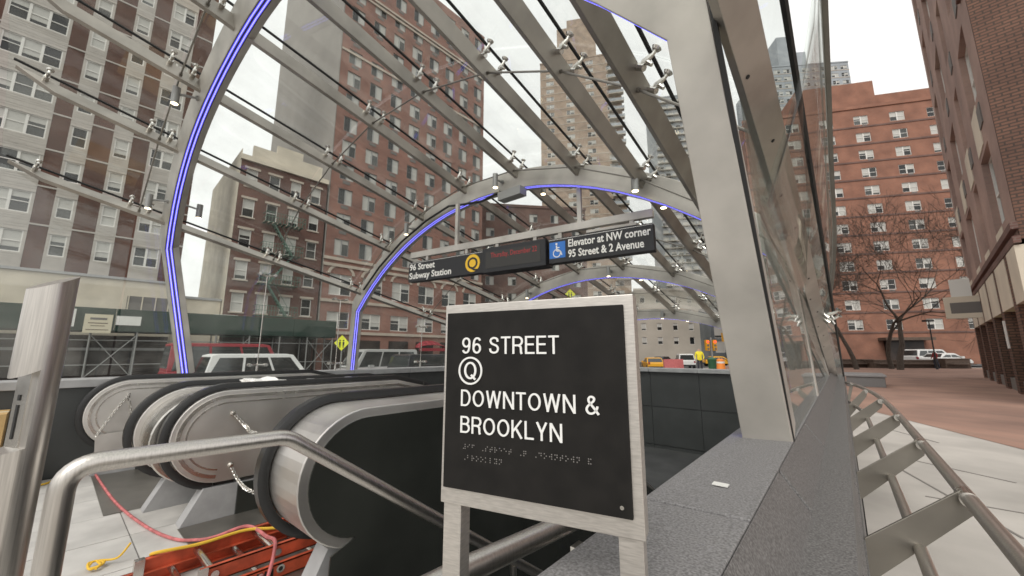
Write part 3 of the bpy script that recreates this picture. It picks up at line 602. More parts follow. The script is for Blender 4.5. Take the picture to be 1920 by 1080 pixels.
def escalator(label, xl, xr, yl, yr, lw, rw):
    e = thing('escalator', label, 'escalator', ((xl + xr) / 2, .9, 0)); of = Vector(((xl + xr) / 2, .9, 0))
    balustrade(e, of, yl, xl - lw / 2, xl + lw / 2, 'steel_panel'); rubber(e, of, yl, xl); trim(e, of, yl, xl + lw / 2, .012, .07, .025); trim(e, of, yl, xl + lw / 2, .006, .125, .012)
    balustrade(e, of, yr, xr - rw / 2, xr + rw / 2, 'steel_panel'); rubber(e, of, yr, xr - rw / 2 + .045 if rw > .15 else xr); trim(e, of, yr, xr - rw / 2, -.01)
    for x, y in ((xl, yl), (xr, yr)):
        m_ = MB(); m_.prism([(y + .16, 0), (y + .28, .24), (y + 2.2, .24), (y + 2.2, 0)], x - .06, x + .07, lambda p, q_, t: (t, p, q_)); pbuild(m_, 'newel_base', 'coping', e, of)
        q = MB(); q.box(x - .035, x + .035, y + .36, y + .48, .215, .262); pbuild(q, 'handrail_inlet', 'rubber', e, of)
    pbuild(MB().box(xl + .08, xr - rw / 2 - .01, .55 + (yr - .6), 1.9, .002, .006), 'comb_plate', 'steel_dark', e, of)
    st_ = MB().box(xl + .12, xr - rw / 2 - .05, 0, .395, -.2, 0).mesh('step', 'pit_dark')
    for k in range(11): link('step', st_, e, Vector((0, 1.95 + .4 * k, -.0 - .21 * max(0, k - 1))) - of)
    pbuild(MB().box(xl + .065, xl + .09, yl + .5, 2.6, .0, .235), 'skirt', 'dark_glaze', e, of)
    return e, of
eR, oR = escalator('stainless escalator next to the stair, dark outer side panel and a barrier chain', -3.91, -2.27, .60, .80, .14, .44)
po = stad(.80, .385, .62, 7.2, 2.55, .085); po = po + [(7.2, -3.2), (.98, -.4), (1.02, .27)]
m_ = MB(); m_.prism(po, -2.052, -2.042, lambda p, q_, t: (t, p, q_)); pbuild(m_, 'outer_panel', 'dark_glaze', eR, oR)
eL, oL = escalator('stainless escalator against the far parapet with a small plate hung on chains', -6.17, -4.50, .25, .47, .14, .14)
po_m = MB(); pp = stad(.52, .36, .60, 7.2, 2.55, .02); pp = pp + [(7.2, pp[-1][1] - .7), (2.75, .26), (1.0, .26)]; po_m.prism(pp, -4.42, -3.99, lambda p, q_, t: (t, p, q_)); o = pbuild(po_m, 'deck_cover', 'steel', eR, oR); bevel(o, .01)
# link chains and plate
def chain(pts, label, n, name='barrier_chain', grp=None):
    q = MB(); P = smooth_path(pts, 8); tot = len(P) - 1
    for k in range(n):
        t = k / (n - 1) * tot; i = min(int(t), tot - 1); c = P[i].lerp(P[i + 1], t - i); d = (P[i + 1] - P[i]).normalized(); s1 = d.orthogonal().normalized()
        if k % 2: s1 = d.cross(s1)
        loop = [c + d * math.cos(a) * .021 + s1 * math.sin(a) * .011 for a in [2 * math.pi * j / 8 for j in range(9)]]; q.tube(loop, .0038, 5, cap=False)
    return tag(q.build(name, 'steel', None, True), label, 'chain')
def onX(x, y, X): return px_(x, y, X)
xp = -3.825
for Y_ in (1.75, 3.1):
    pbuild(MB().box(-2.0425, -2.0405, Y_, Y_ + .006, -.2, .82), 'panel_seam', 'rubber', eR, oR)
for Y_ in (1.9, 2.9):
    pbuild(MB().box(-3.8405, -3.838, Y_, Y_ + .005, .25, .93), 'panel_seam', 'steel_dark', eR, oR); pbuild(MB().box(-6.1, -6.098, Y_ - .3, Y_ - .295, .25, .93), 'panel_seam', 'steel_dark', eL, oL)
chain([onX(437, 775, xp), onX(462, 800, xp + .06), onX(480, 812, xp + .2), Vector((-3.2, 1.35, .62)), Vector((-2.55, 1.5, .72))], 'upper steel barrier chain across the escalator mouth', 46)
chain([onX(432, 872, xp), onX(450, 905, xp + .06), onX(478, 924, xp + .2), Vector((-3.1, 1.3, .2)), Vector((-2.55, 1.45, .36))], 'lower sagging steel chain across the escalator mouth', 46)
for x, y in ((437, 775), (432, 872)):
    c = onX(x, y, xp - .01); q = MB(); q.tube([(0, 0, 0), (.03, 0, 0)], [.022, .012], 10); o = q.build('chain_eye', 'steel', eR, True); o.location = c - oR
xq = -6.08; pl0 = [onX(178, 815, xq), onX(232, 808, xq), onX(232, 842, xq), onX(176, 850, xq)]
m_ = MB(); m_.add([v + Vector((.02, 0, 0)) for v in pl0] + [v + Vector((.028, 0, 0)) for v in pl0], [(0, 1, 2, 3), (7, 6, 5, 4), (0, 4, 5, 1), (1, 5, 6, 2), (2, 6, 7, 3), (3, 7, 4, 0)])
tag(m_.build('notice_plate', 'steel_panel'), 'small grey metal plate hanging from chains on the far escalator', 'plate')
chain([onX(182, 815, xq + .03), onX(212, 775, xq + .03), onX(241, 740, xq + .02)], 'thin chain holding the grey plate on the far escalator', 24, 'hanging_chain')
chain([onX(241, 742, xq + .02), onX(246, 775, xq + .03), onX(250, 800, xq + .03)], 'short chain end dangling beside the grey plate', 12, 'hanging_chain')
# crumpled white cloth and small cups on the deck
bm = bmesh.new(); bmesh.ops.create_icosphere(bm, subdivisions=3, radius=1)
rnd = random.Random(3)
for v in bm.verts:
    k = 1 + .25 * math.sin(7 * v.co.x + 3 * v.co.y) + rnd.uniform(-.12, .12); v.co = Vector((v.co.x * .19 * k, v.co.y * .10 * k, max(-.2, v.co.z) * .055 * k))
me = bpy.data.meshes.new('cloth'); bm.to_mesh(me); bm.free(); me.materials.append(MATS['cloth_white'])
cp = pz(428, 722, 1.0); cl = link('crumpled_cloth', me, None, (-4.2, 1.33, .985), (0, 0, R(65))); tag(cl, 'crumpled white plastic sheet lying on the escalator deck', 'cloth')
for k, Y in enumerate((1.75, 2.15)):
    q = MB(); q.tube([(0, 0, 0), (0, 0, .05)], [.045, .04], 14); tag(link('deck_cap', q.mesh('deck_cap', 'coping', True), None, (-4.2, Y, .96)), 'small pale round cap on the escalator deck', 'cap', 'caps on the deck')
# ------------------------------------------------------------------ ladder, ropes, box
ld = thing('extension_ladder', 'orange fibreglass extension ladder lying at the escalator entrance', 'ladder', (-2.95, .6, 0)); lo2 = Vector((-2.95, .6, 0))
def crail(x, y0, y1, z0, sgn):
    m_ = MB(); m_.box(x, x + .006 * sgn, y0, y1, z0, z0 + .075); m_.box(x, x + .03 * sgn, y0, y1, z0, z0 + .006); m_.box(x, x + .03 * sgn, y0, y1, z0 + .069, z0 + .075)
    o = pbuild(m_, 'side_rail', 'ladder_orange', ld, lo2)
crail(-3.26, .12, 1.30, .005, 1); crail(-2.74, -.1, 1.30, .005, -1); crail(-3.20, .42, 1.36, .084, 1); crail(-2.80, .62, 1.38, .084, -1)
for Y in (.28, .58, .88, 1.18):
    q = MB(); q.tube([(-3.27, Y, .05), (-2.73, Y, .05)], .017, 10); pbuild(q, 'rung', 'steel', ld, lo2, True)
    if Y > .5: q = MB(); q.tube([(-3.21, Y + .1, .122), (-2.79, Y + .1, .122)], .019, 10); pbuild(q, 'rung', 'steel', ld, lo2, True)
for Y in (.66, .98, 1.28):
    q = MB(); q.tube([(-2.742, Y, .055), (-2.732, Y, .055)], .022, 12); pbuild(q, 'rung_end', 'steel', ld, lo2, True); q = MB(); q.tube([(-2.733, Y, .055), (-2.7315, Y, .055)], .012, 10); pbuild(q, 'rung_hole', 'rubber', ld, lo2)
for y0 in (.42, .62):
    x = -3.2 if y0 < .5 else -2.80
    pbuild(MB().box(x - .006, x + .034 if y0 < .5 else x + .008, y0 - .012, y0 + .03, .082, .162), 'end_cap', 'steel', ld, lo2)
o = lettering('stencil', 'METRO', .07, 'rubber', ld, Vector((-2.7385, .95, .066)) - lo2, (R(-90), 0, R(-90)), .0003, .001)
ld.location = (-2.80, .62, 0)
def rope(pts, r, m_, label, name='rope', cat='rope'):
    q = MB(); q.tube(smooth_path(pts, 7), r, 7); return tag(q.build(name, m_, None, True), label, cat)
rope([pz(178, 888, .012), pz(215, 940, .012), pz(270, 985, .012), pz(325, 1010, .012), pz(372, 1012, .03), Vector((-3.16, .82, .12)), Vector((-3.04, .95, .172)), Vector((-2.85, 1.0, .15)), Vector((-2.64, .98, .17)), Vector((-2.52, .9, .02)), Vector((-2.3, .74, .012))], .010, 'rope_red', 'thin red hose trailing over the tiles and across the orange ladder', 'hose', 'hose')
rope([pz(255, 1068, .02), pz(300, 1046, .06), Vector((-3.04, .50, .172)), Vector((-3.0, .70, .165)), Vector((-2.99, .92, .17)), Vector((-2.92, 1.05, .16)), Vector((-2.84, 1.2, .15)), Vector((-2.76, 1.36, .15))], .009, 'rope_yellow', 'yellow rope lying along the orange ladder')
rc = pz(178, 1062, .015)
rope([rc + Vector((.055 * math.cos(a * 1.9) * (1 - a * .04), .045 * math.sin(a * 1.9) * (1 - a * .05), .004 + .006 * (a % 3))) for a in range(9)] + [rc + Vector((.02, .09, .02)), rc + Vector((.03, .14, .09))], .006, 'rope_yellow', 'small coil of yellow rope with a loose end on the tiles')
rope([Vector((-6.3, -.3, .012)), pz(70, 910, .012), pz(110, 897, .012), pz(160, 887, .012)], .009, 'rope_yellow', 'yellow rope along the foot of the dark parapet')
bxo = thing('cardboard_box', 'brown cardboard box standing against the dark parapet', 'box', (-6.1, -.55, 0)); MB().box(-.24, .24, -.45, .35, .0, .72).build('carton', 'cardboard', bxo)
for y0 in (-.3, .1): MB().box(.2405, .2415, y0, y0 + .22, .5, .53).build('print_bar', 'bench_brown', bxo)
MB().box(-.03, .03, -.452, .352, .7201, .7225).build('tape', 'paper_cream', bxo)
# ------------------------------------------------------------------ windows and facades
WINC = {}
def win_mesh(w, h, style, var):
    k = (round(w, 2), round(h, 2), style, var)
    if k in WINC: return WINC[k]
    m_ = MB(); f = .07; n = {'single': 1, 'double': 2, 'triple': 3, 'pair': 2, 'plain': 1}[style]; cw = w / n
    for i in range(n):
        a = -w / 2 + i * cw; b = a + cw
        m_.box(a, a + f, -.02, .06, 0, h, 0); m_.box(b - f, b, -.02, .06, 0, h, 0); m_.box(a + f, b - f, -.02, .06, 0, f, 0); m_.box(a + f, b - f, -.02, .06, h - f, h, 0)
        if style != 'plain' and style != 'pair': m_.box(a + f, b - f, -.01, .06, h * .5 - .03, h * .5 + .03, 0)
        m_.box(a + f, b - f, .045, .055, f, h - f, 1)
        bl = [0, .3, .55, .8, 1][(var + i * 2) % 5]
        if style == 'pair': bl = 1 if (i + var) % 2 else [0, .25][var % 2]
        if bl: m_.box(a + f, b - f, .036, .044, f + (h - 2 * f) * (1 - bl), h - f, 2)
    WINC[k] = m_.mesh('window', ['white_frame' if style != 'pair' else 'lamp_grey', 'win_glass', 'blind']); return WINC[k]
def facade(bld, cols, rows, u0, u1, z0, z1, wm, recess=.16, y=0, name='wall'):
    """front wall with true openings: cols [(uc,w)], rows [(zbottom,h)]"""
    us = sorted([u0, u1] + [v for c, w in cols for v in (c - w / 2, c + w / 2)]); zs = sorted([z0, z1] + [v for b, h in rows for v in (b, b + h)]); m_ = MB()
    op = lambda a, b, c, d: any(abs(a - (uc - w / 2)) < 1e-6 for uc, w in cols) and any(abs(c - zb) < 1e-6 for zb, h in rows)
    for a, b in zip(us, us[1:]):
        for c, d in zip(zs, zs[1:]):
            if b - a < 1e-6 or d - c < 1e-6: continue
            if op(a, b, c, d):
                r_ = y + recess; m_.add([(a, y, c), (b, y, c), (b, y, d), (a, y, d), (a, r_, c), (b, r_, c), (b, r_, d), (a, r_, d)], [(0, 1, 5, 4), (1, 2, 6, 5), (2, 3, 7, 6), (3, 0, 4, 7)])
            else: m_.add([(a, y, c), (b, y, c), (b, y, d), (a, y, d)], [(0, 1, 2, 3)])
    return m_.build(name, wm, bld)
def windows(bld, cols, rows, styles, recess=.1, ac=None, skip=None, rnd=random, sill=None):
    for ci, (uc, w) in enumerate(cols):
        for ri, (zb, h) in enumerate(rows):
            if skip and skip(ci, ri): continue
            o = link('window', win_mesh(w, h, styles[ci % len(styles)], rnd.randrange(5)), bld, (uc, recess, zb))
            if ac and rnd.random() < ac: link('air_conditioner', ACM, bld, (uc + rnd.choice((-.2, .2)) * w, 0, zb - .42))
            if sill: link('sill', sill, bld, (uc, 0, zb - .12))
ACM = MB().box(-.33, .33, -.06, .05, 0, .36).mesh('air_conditioner', 'ac')
def shell(bld, u0, u1, d, z0, z1, m_, name='body', y0=.25, top='roof_grey'):
    MB().box(u0, u1, y0, d, z0, z1).build(name, m_, bld)
    MB().box(u0 - .1, u1 + .1, -.12, d + .1, z1, z1 + .5).build('parapet', m_, bld)
# --- left building, brown brick with pale siding bays
def leftpos(Y, X0=-42): return (X0 + .05 * Y, Y, -.75)
rzL = R(90) - math.atan(.05)
b1 = thing('bay_apartment_block', 'brown brick apartment block with pale siding window bays above a cream base', 'building', leftpos(0), rzL)
B1C = [(-9.2, .8), (-7.0, .8), (-3.75, 2.8), (-.78, .8), (1.45, .8), (3.85, 1.45)]
B1R = [(8.85 + .75 - .8 + 2.8 * k, 1.55) for k in range(15)]
edges = [-14] + [v for c, w in B1C for v in (c - w / 2 - .12, c + w / 2 + .12)] + [6.0]
q = MB()
for a, b in zip(edges[::2], edges[1::2]): q.box(a, b, 0, .3, 7.75, 51)
q.build('brick_wall', 'brick_brown', b1)
for ci, (c, w) in enumerate(B1C):
    bay = MB(); ww = w / 2 + .14
    zs = [7.75] + [v for zb, h in B1R for v in (zb, zb + h)] + [51]
    for a, b in zip(zs[::2], zs[1::2]): bay.box(c - ww, c + ww, -.02, .3, a, b)
    for zb, h in B1R: bay.box(c - ww, c - w / 2, -.02, .3, zb, zb + h); bay.box(c + w / 2, c + ww, -.02, .3, zb, zb + h); bay.box(c - ww, c + ww, -.05, -.02, zb + h, zb + h + .12); 
    by = bay.build('siding_bay', 'siding', b1)
    for zb, h in B1R:
        l = MB()
        for k in range(6): l.box(c - w / 2 - .1, c + w / 2 + .1, -.032, -.02, zb - .14 - k * .17, zb - .02 - k * .17)
        if zb < 34: l.build('siding_board', 'siding', by)
windows(b1, B1C, B1R, ['single', 'single', 'triple', 'single', 'single', 'double'], .03)
for zb, h in B1R: MB().box(-14, 6.0, -.035, -.001, zb + h + .5, zb + h + .62).build('belt_course', 'siding', b1) if zb < 40 else None
MB().box(-14, 6.0, -.0, 5, .0, 7.7).build('base', 'cream', b1); MB().box(-14, 6.0, .3, 5, 7.7, 51).build('body', 'brick_brown', b1); MB().box(-14, 6.1, -.12, .2, 7.6, 7.78).build('ledge', 'coping', b1)
MB().box(3.2, 5.7, -.05, .0, 5.05, 6.4).build('vent_grille', 'ac', b1)
for k in range(4): MB().box(3.25 + k * .78, 3.32 + k * .78, -.09, -.05, 5.05, 6.4).build('grille_bar', 'cream', b1)
# --- sidewalk shed
sh = thing('sidewalk_shed', 'dark green sidewalk shed with posts along the far pavement', 'shed', (-39.6, 0, -.75), rzL)
for k in range(8):
    a = -13 + k * 3.9; bevel(MB().box(a + .01, a + 3.89, -.05, .05, 3.55, 5.15 - (.0 if k % 3 else .0)).build('fascia_board', 'shed_green', sh), .01)
MB().box(-13, 18.2, .05, 2.2, 3.5, 3.65).build('deck', 'shed_green', sh)
for k in range(14):
    u = -12.6 + k * 2.35
    q = MB(); q.tube([(u, .1, 0), (u, .1, 3.55)], .055, 8); q.build('post', 'lamp_grey', sh)
    q = MB(); q.tube([(u, 2.1, 0), (u, 2.1, 3.55)], .055, 8); q.build('post', 'lamp_grey', sh)
    if k % 3 == 0:
        q = MB(); q.tube([(u, .1, .3), (u + 2.35, .1, 3.3)], .03, 6); q.tube([(u + 2.35, .1, .3), (u, .1, 3.3)], .03, 6); q.build('brace', 'lamp_grey', sh)
for z in (2.9, 1.2): q = MB(); q.tube([(-12.6, .1, z), (18, .1, z)], .035, 6); q.build('rail', 'lamp_grey', sh)
def shop(bld, u0, u1, z1=3.4):
    MB().box(u0, u1, -.06, -.01, .1, z1).build('shop_window', 'shop_dark', bld)
    for k in range(int((u1 - u0) / 1.6) + 1): MB().box(u0 + k * 1.6, u0 + k * 1.6 + .07, -.1, -.06, .1, z1).build('mullion', 'iron_black', bld)
shop(b1, -13.8, 5.9, 3.3); MB().box(-13.8, 5.9, -.1, -.06, 2.2, 2.4).build('transom', 'lamp_grey', b1)
def poster(px0, py0_, px1, py1_, m_, label, extra=None):
    xw = -39.35; a = px_(px0, py0_, xw); b = px_(px1, py1_, xw); y0, y1 = sorted((a.y, b.y)); z0, z1 = sorted((a.z, b.z))
    t = thing('poster', label, 'poster', (xw, y0, z0), rzL); w, h = y1 - y0, z1 - z0
    MB().box(0, w, -.02, .02, 0, h).build('board', m_, t)
    for k, (f0, f1, g0, g1, mm) in enumerate(extra or []): MB().box(w * f0, w * f1, -.026, -.0205, h * g0, h * g1).build('print_block', mm, t)
poster(160, 588, 207, 625, 'paper_cream', 'cream notice board with dark heading on the green shed', [(.2, .8, .7, .82, 'ac'), (.15, .85, .5, .55, 'bench_brown'), (.25, .75, .36, .40, 'bench_brown'), (.1, .9, .15, .19, 'bench_brown')])
poster(219, 592, 263, 611, 'paper', 'blank white paper sheet on the green shed', [])
poster(402, 589, 441, 626, 'paper', 'white poster with small blue emblem and blue lines on the green shed', [(.35, .65, .72, .88, 'isa_blue'), (.2, .8, .3, .36, 'isa_blue'), (.25, .75, .2, .25, 'isa_blue'), (.2, .8, .5, .52, 'coping')])
poster(128, 578, 138, 612, 'paper', 'narrow white sheet beside the pylon on the green shed', [])
# --- low annex in the gap
an = thing('low_annex', 'low cream annex with one dark window between two brick buildings', 'building', leftpos(6.1, -42.6), rzL)
MB().box(0, 3.1, 0, 8, 0, 6.6).build('wall', 'cream', an); o = link('window', win_mesh(1.2, 1.4, 'plain', 0), an, (1.3, -.03, 3.9)); MB().box(-.02, 3.15, -.1, 8, 6.6, 6.8).build('coping', 'coping', an)
# --- tenement with fire escape
tn = thing('tenement', 'dark red brick tenement with green fire escape and cream parapet', 'building', leftpos(9.3), rzL)
TC = [(.95, .95), (2.9, .95), (4.85, .95), (6.8, .95)]; TRW = [(5.7 + 3.0 * k, 1.75) for k in range(5)]
facade(tn, TC, TRW, 0, 7.9, 4.0, 20.2, 'brick_tenement'); windows(tn, TC, TRW, ['single'], .1)
lin = MB().box(-.65, .65, -.07, .02, 0, .22).mesh('lintel', 'stone_band'); sil = MB().box(-.6, .6, -.08, .02, 0, .12).mesh('sill', 'stone_band')
for c, w in TC:
    for zb, h in TRW: link('lintel', lin, tn, (c, 0, zb + h)); link('sill', sil, tn, (c, 0, zb - .12))
MB().box(0, 7.9, .2, 14, 0, 20.2).build('body', 'brick_tenement', tn); MB().box(-.06, -.01, .05, 14, 0, 21.3).build('side_wall', 'cream', tn)
q = MB(); q.box(-.1, 7.95, -.25, .2, 20.2, 20.7); q.box(.8, 7.2, -.12, .2, 20.7, 21.9); q.box(2.8, 5.2, -.12, .2, 21.9, 22.7); q.build('parapet', 'cream', tn); shop(tn, .2, 7.7, 3.4); MB().box(0, 7.9, -.05, .2, 3.4, 4.05).build('shop_band', 'shed_green', tn)
MB().box(0, .0 + 7.9, .0, .2, 0, .1).build('plinth', 'coping', tn)
for k, z in enumerate((5.4, 8.4, 11.4, 14.4)):
    q = MB(); u0, u1 = 2.2, 5.7
    for j in range(9): q.box(u0 + j * (u1 - u0) / 9, u0 + j * (u1 - u0) / 9 + .25, -1.15, -.02, z, z + .04)
    for zz in (z + .5, z + .95): q.box(u0, u1, -1.17, -1.13, zz, zz + .04); q.box(u0, u0 + .04, -1.15, 0, zz, zz + .04); q.box(u1 - .04, u1, -1.15, 0, zz, zz + .04)
    for j in range(15): q.box(u0 + j * (u1 - u0 - .03) / 14, u0 + j * (u1 - u0 - .03) / 14 + .03, -1.16, -1.13, z, z + .95)
    q.build('fire_escape_landing', 'iron_green', tn)
    if k < 3:
        q = MB(); d = 1 if k % 2 else -1; ua, ub = (3.0, 4.9) if d > 0 else (4.9, 3.0)
        for yy in (-.35, -.85): q.bar((ua, yy, z), (ub, yy, z + 3), .03, .12)
        for j in range(9): t = (j + .5) / 9; q.box(ua + (ub - ua) * t - .12, ua + (ub - ua) * t + .12, -.85, -.35, z + 3 * t, z + 3 * t + .03)
        q.bar((ua, -.85, z + .9), (ub, -.85, z + 3.9), .03, .03); q.build('fire_escape_stair', 'iron_green', tn)
# --- big red tower
rt = thing('red_brick_tower', 'tall red brick apartment tower with pale blank side wall and paired windows', 'building', leftpos(17.5), rzL)
RC = [(1.7 + 2.8 * k, 1.6) for k in range(8)]; RRW = [(12.6 + 2.95 * k, 1.85) for k in range(14)]
facade(rt, RC, RRW, 0, 22.6, 11.8, 54.2, 'brick_red', .2); windows(rt, RC, RRW, ['pair'], .1)
acm2 = MB().box(-.42, .42, -.03, .05, 0, .38).mesh('ac_sleeve', 'ac')
for c, w in RC:
    for zb, h in RRW: link('ac_sleeve', acm2, rt, (c, 0, zb - .5))
MB().box(0, 22.6, .2, 26, 0, 54.2).build('body', 'brick_red', rt); MB().box(-.12, -.01, .05, 26, 0, 66).build('side_wall', 'blank_wall', rt); MB().box(0, 17, 6, 26, 54.2, 66).build('penthouse', 'brick_red', rt)
for z in (46, 46.6, 37.4): MB().box(-.0, 22.7, -.12, .0, z, z + .28).build('belt_course', 'stone_band', rt)
facade(rt, [(1.9 + 3.7 * k, 2.4) for k in range(6)], [(4.6, 1.8), (8.2, 2.3)], 0, 22.6, 0, 11.8, 'brick_red', .25, name='podium_wall'); windows(rt, [(1.9 + 3.7 * k, 2.4) for k in range(6)], [(4.6, 1.8), (8.2, 2.3)], ['double'], .12)
for z in (7.4, 11.3, 12.0, 4.0): MB().box(-.1, 22.7, -.16, .0, z, z + .32).build('belt_course', 'stone_band', rt)
for k in range(6):
    c = 1.9 + 3.7 * k; q = MB()
    for j in range(12):
        a0, a1 = math.pi * j / 12, math.pi * (j + 1) / 12; f = lambda a, r_: (c + r_ * math.cos(a), 10.5 + .75 * r_ * math.sin(a) - .0)
        p0, p1, p2, p3 = f(a0, 1.2), f(a0, 1.5), f(a1, 1.5), f(a1, 1.2); q.hexa([(p[0], -.1, p[1]) for p in (p0, p1, p2, p3)] + [(p[0], -.002, p[1]) for p in (p0, p1, p2, p3)])
    q.build('window_arch', 'stone_band', rt); MB().box(c - 1.3, c + 1.3, -.05, -.005, .3, 3.4).build('shop_window', 'shop_dark', rt)
MB().box(22.6, 22.75, .2, 26, 0, 54.2).build('end_wall', 'brick_red', rt)
# red dome awning
aw = thing('red_awning', 'dark red rounded shop awning on the tower podium', 'awning', leftpos(28.0, -40.4), rzL); q = MB(); rg = []
for k in range(9): a = math.pi * k / 8; rg.append([(2.0 - 2.0 * math.cos(a), 0 - 1.0 * s2 * 1.0, 2.6 + .9 * math.sin(a) * (1 - s2 * .6)) for s2 in (0, .5, 1)])
for i in range(8):
    for j in range(2): q.add([rg[i][j], rg[i + 1][j], rg[i + 1][j + 1], rg[i][j + 1]], [(0, 1, 2, 3)])
o = q.build('canvas', 'awning_red', aw, True); sm_ = o.modifiers.new('solid', 'SOLIDIFY'); sm_.thickness = .04; MB().box(0, 4, -1.02, -.98, 2.25, 2.6).build('valance', 'awning_red', aw)
# ------------------------------------------------------------------ far buildings (facing the camera), by pixel extents and believable distance
def far_building(name, label, x0, x1, ytop, D, wm, colw, rowh, ww, wh, style='pair', rz=0, depth=14, base=-.75, side=None, ac=None, top_extra=None, nband=None, ybot=None):
    a = pd(x0, 662, D); b = pd(x1, 662, D); dr_ = ray((x0 + x1) / 2, ytop); mid_ = (a + b) / 2; zt = EYE + dr_.z * (mid_.dot(HD) / dr_.dot(HD)); w = (b - a).length
    t = thing(name, label, 'building', (a.x, a.y, base), YAW + rz); H_ = zt - base; w = w / max(.5, math.cos(rz))
    nC = max(1, int(w / colw)); cols = [((k + .5) * w / nC, ww) for k in range(nC)]; nR = max(1, int((H_ - 2) / rowh)); rows = [(H_ - 1.2 - wh - k * rowh, wh) for k in range(nR) if H_ - 1.2 - wh - k * rowh > .5]
    facade(t, cols, rows, 0, w, 0, H_, wm, .2); windows(t, cols, rows, [style], .1, ac)
    MB().box(0, w, .21, depth, 0, H_).build('body', wm, t); MB().box(-.1, w + .1, -.15, .25, H_, H_ + .5).build('parapet', wm, t)
    if nband:
        for zb, h in rows[::nband]: MB().box(-.02, w + .02, -.08, -.001, zb - .5, zb - .25).build('belt_course', 'brick_dark' if 'orange' in wm else 'stone_band', t)
    return t, w, H_, cols, rows
t, w, H_, c_, r_ = far_building('brown_brick_block', 'dark brown brick block with white blinds behind the hanging sign', 895, 1112, 385, 66, 'brick_dark', 3.4, 3.0, 1.5, 1.6, 'pair', R(8), 20)
t, w, H_, c_, r_ = far_building('tan_brick_tower', 'tall tan brick tower with stacked balconies seen through the canopy roof', 1020, 1180, 122, 120, 'brick_tan', 6.0, 3.0, 2.6, 1.6, 'double', R(-12), 22, nband=1)
MB().box(w * .22, w * .72, 2, 20, H_, H_ + 15).build('upper_block', 'brick_tan', t); MB().box(w * .35, w * .62, 4, 18, H_ + 15, H_ + 20).build('water_tank_house', 'brick_tan', t)
for k in range(26): MB().box(w - 4.2, w + .6, -1.5, -.02, H_ - 4 - 3 * k, H_ - 3.75 - 3 * k).build('balcony_slab', 'tower_cream', t); MB().box(w - 4.2, w + .6, -1.52, -1.47, H_ - 3.7 - 3 * k, H_ - 2.8 - 3 * k).build('balcony_rail', 'tower_grey', t)
t, w, H_, c_, r_ = far_building('glass_tower', 'pale grey glass tower with gridded balconies behind the right arch', 1258, 1345, 185, 150, 'tower_grey', 2.6, 3.1, 2.0, 2.2, 'plain', R(-10), 20)
for k in range(30): MB().box(-.2, w + .2, -.9, -.02, H_ - 3 - 3.1 * k, H_ - 2.7 - 3.1 * k).build('balcony_slab', 'tower_cream', t)
far_building('beige_corner_block', 'low beige corner building at the far end of the street', 1195, 1345, 545, 85, 'tower_cream', 3.2, 3.1, 1.1, 1.6, 'plain', 0, 18)
t, w, H_, c_, r_ = far_building('dark_glass_block', 'dark blue glass block at the far crossing', 1338, 1420, 575, 80, 'glass_tower', 2.4, 3.0, 2.0, 2.4, 'plain', 0, 18)
far_building('grey_slab_tower', 'grey glass office tower far behind the avenue', 1118, 1190, 420, 190, 'glass_tower', 3, 3.4, 2.4, 2.2, 'plain', 0, 25)
t, w, H_, c_, r_ = far_building('striped_grey_tower', 'grey banded tower with dark chimney block behind the orange building', 1495, 1662, 128, 130, 'tower_grey', 3.2, 3.1, 2.3, 1.5, 'double', R(-6), 22, nband=1)
MB().box(w * .28, w * .62, 4, 18, H_, H_ + 9).build('plant_room', 'tower_grey', t); MB().box(w * .33, w * .5, 6, 16, H_ + 9, H_ + 18).build('chimney', 'tower_grey', t)
ob, w, H_, c_, r_ = far_building('orange_brick_block', 'orange brick apartment block facing the plaza behind bare trees', 1440, 1835, 232, 58, 'brick_orange', 4.3, 2.9, 1.9, 1.5, 'double', R(-14), 20, ac=.35, nband=1, base=-.2)
MB().box(w * .27, w * .6, 1.5, 14, H_, H_ + 5.5).build('penthouse', 'brick_orange', ob); MB().box(w * .6, w * .84, 2, 14, H_, H_ + 3.2).build('penthouse', 'brick_orange', ob)
MB().box(w * .45, w * .58, -.6, -.01, 0, 3.2).build('entrance', 'shop_dark', ob); MB().box(w * .43, w * .6, -1.8, -.0, 3.2, 3.6).build('entrance_hood', 'bench_brown', ob)
# --- right-hand near building
AR, BRv = Vector((7.57, 45.9, 0)), Vector((4.82, 22.7, 0)); uR = (BRv - AR).normalized(); rzR = math.atan2(uR.y, uR.x); oRB = AR + uR * 10
rb = thing('pink_brick_building', 'pinkish brick corner building with tall windows and green shop banners', 'building', (oRB.x, oRB.y, -.17), rzR)
RBC = [(2.2, 2.2), (7.4, 2.8), (11.8, 1.4), (16.0, 2.4)]; RBR = [(5.6, 2.7), (10.0, 2.7), (14.4, 2.7), (18.8, 2.7), (23.2, 2.7), (27.6, 2.7)]
facade(rb, RBC, RBR, 0, 18.8, 4.6, 32, 'brick_pink', .3); windows(rb, RBC, RBR, ['double'], .2)
for c, w_ in RBC:
    for zb, h in RBR:
        MB().box(c + .5, c + 1.3, -.03, .06, zb - 1.05, zb - .35).build('ac_sleeve', 'ac', rb)
        if zb < 12: MB().box(c - 1.2, c + .4, -.02, .0, zb - 1.5, zb - .05).build('spandrel_panel', 'cream', rb)
MB().box(0, 18.8, .36, 16, 0, 32).build('body', 'brick_pink', rb); MB().box(18.8, 18.95, .0, 16, 4.6, 32).build('end_wall', 'brick_near', rb)
for z in (4.5, 4.9): MB().box(-.1, 19.0, -.14, 0, z, z + .2).build('belt_course', 'brick_dark', rb)
for z in (13.0, 13.5): MB().box(17.9, 19.1, -.1, .0, z, z + .2).build('belt_course', 'brick_dark', rb)
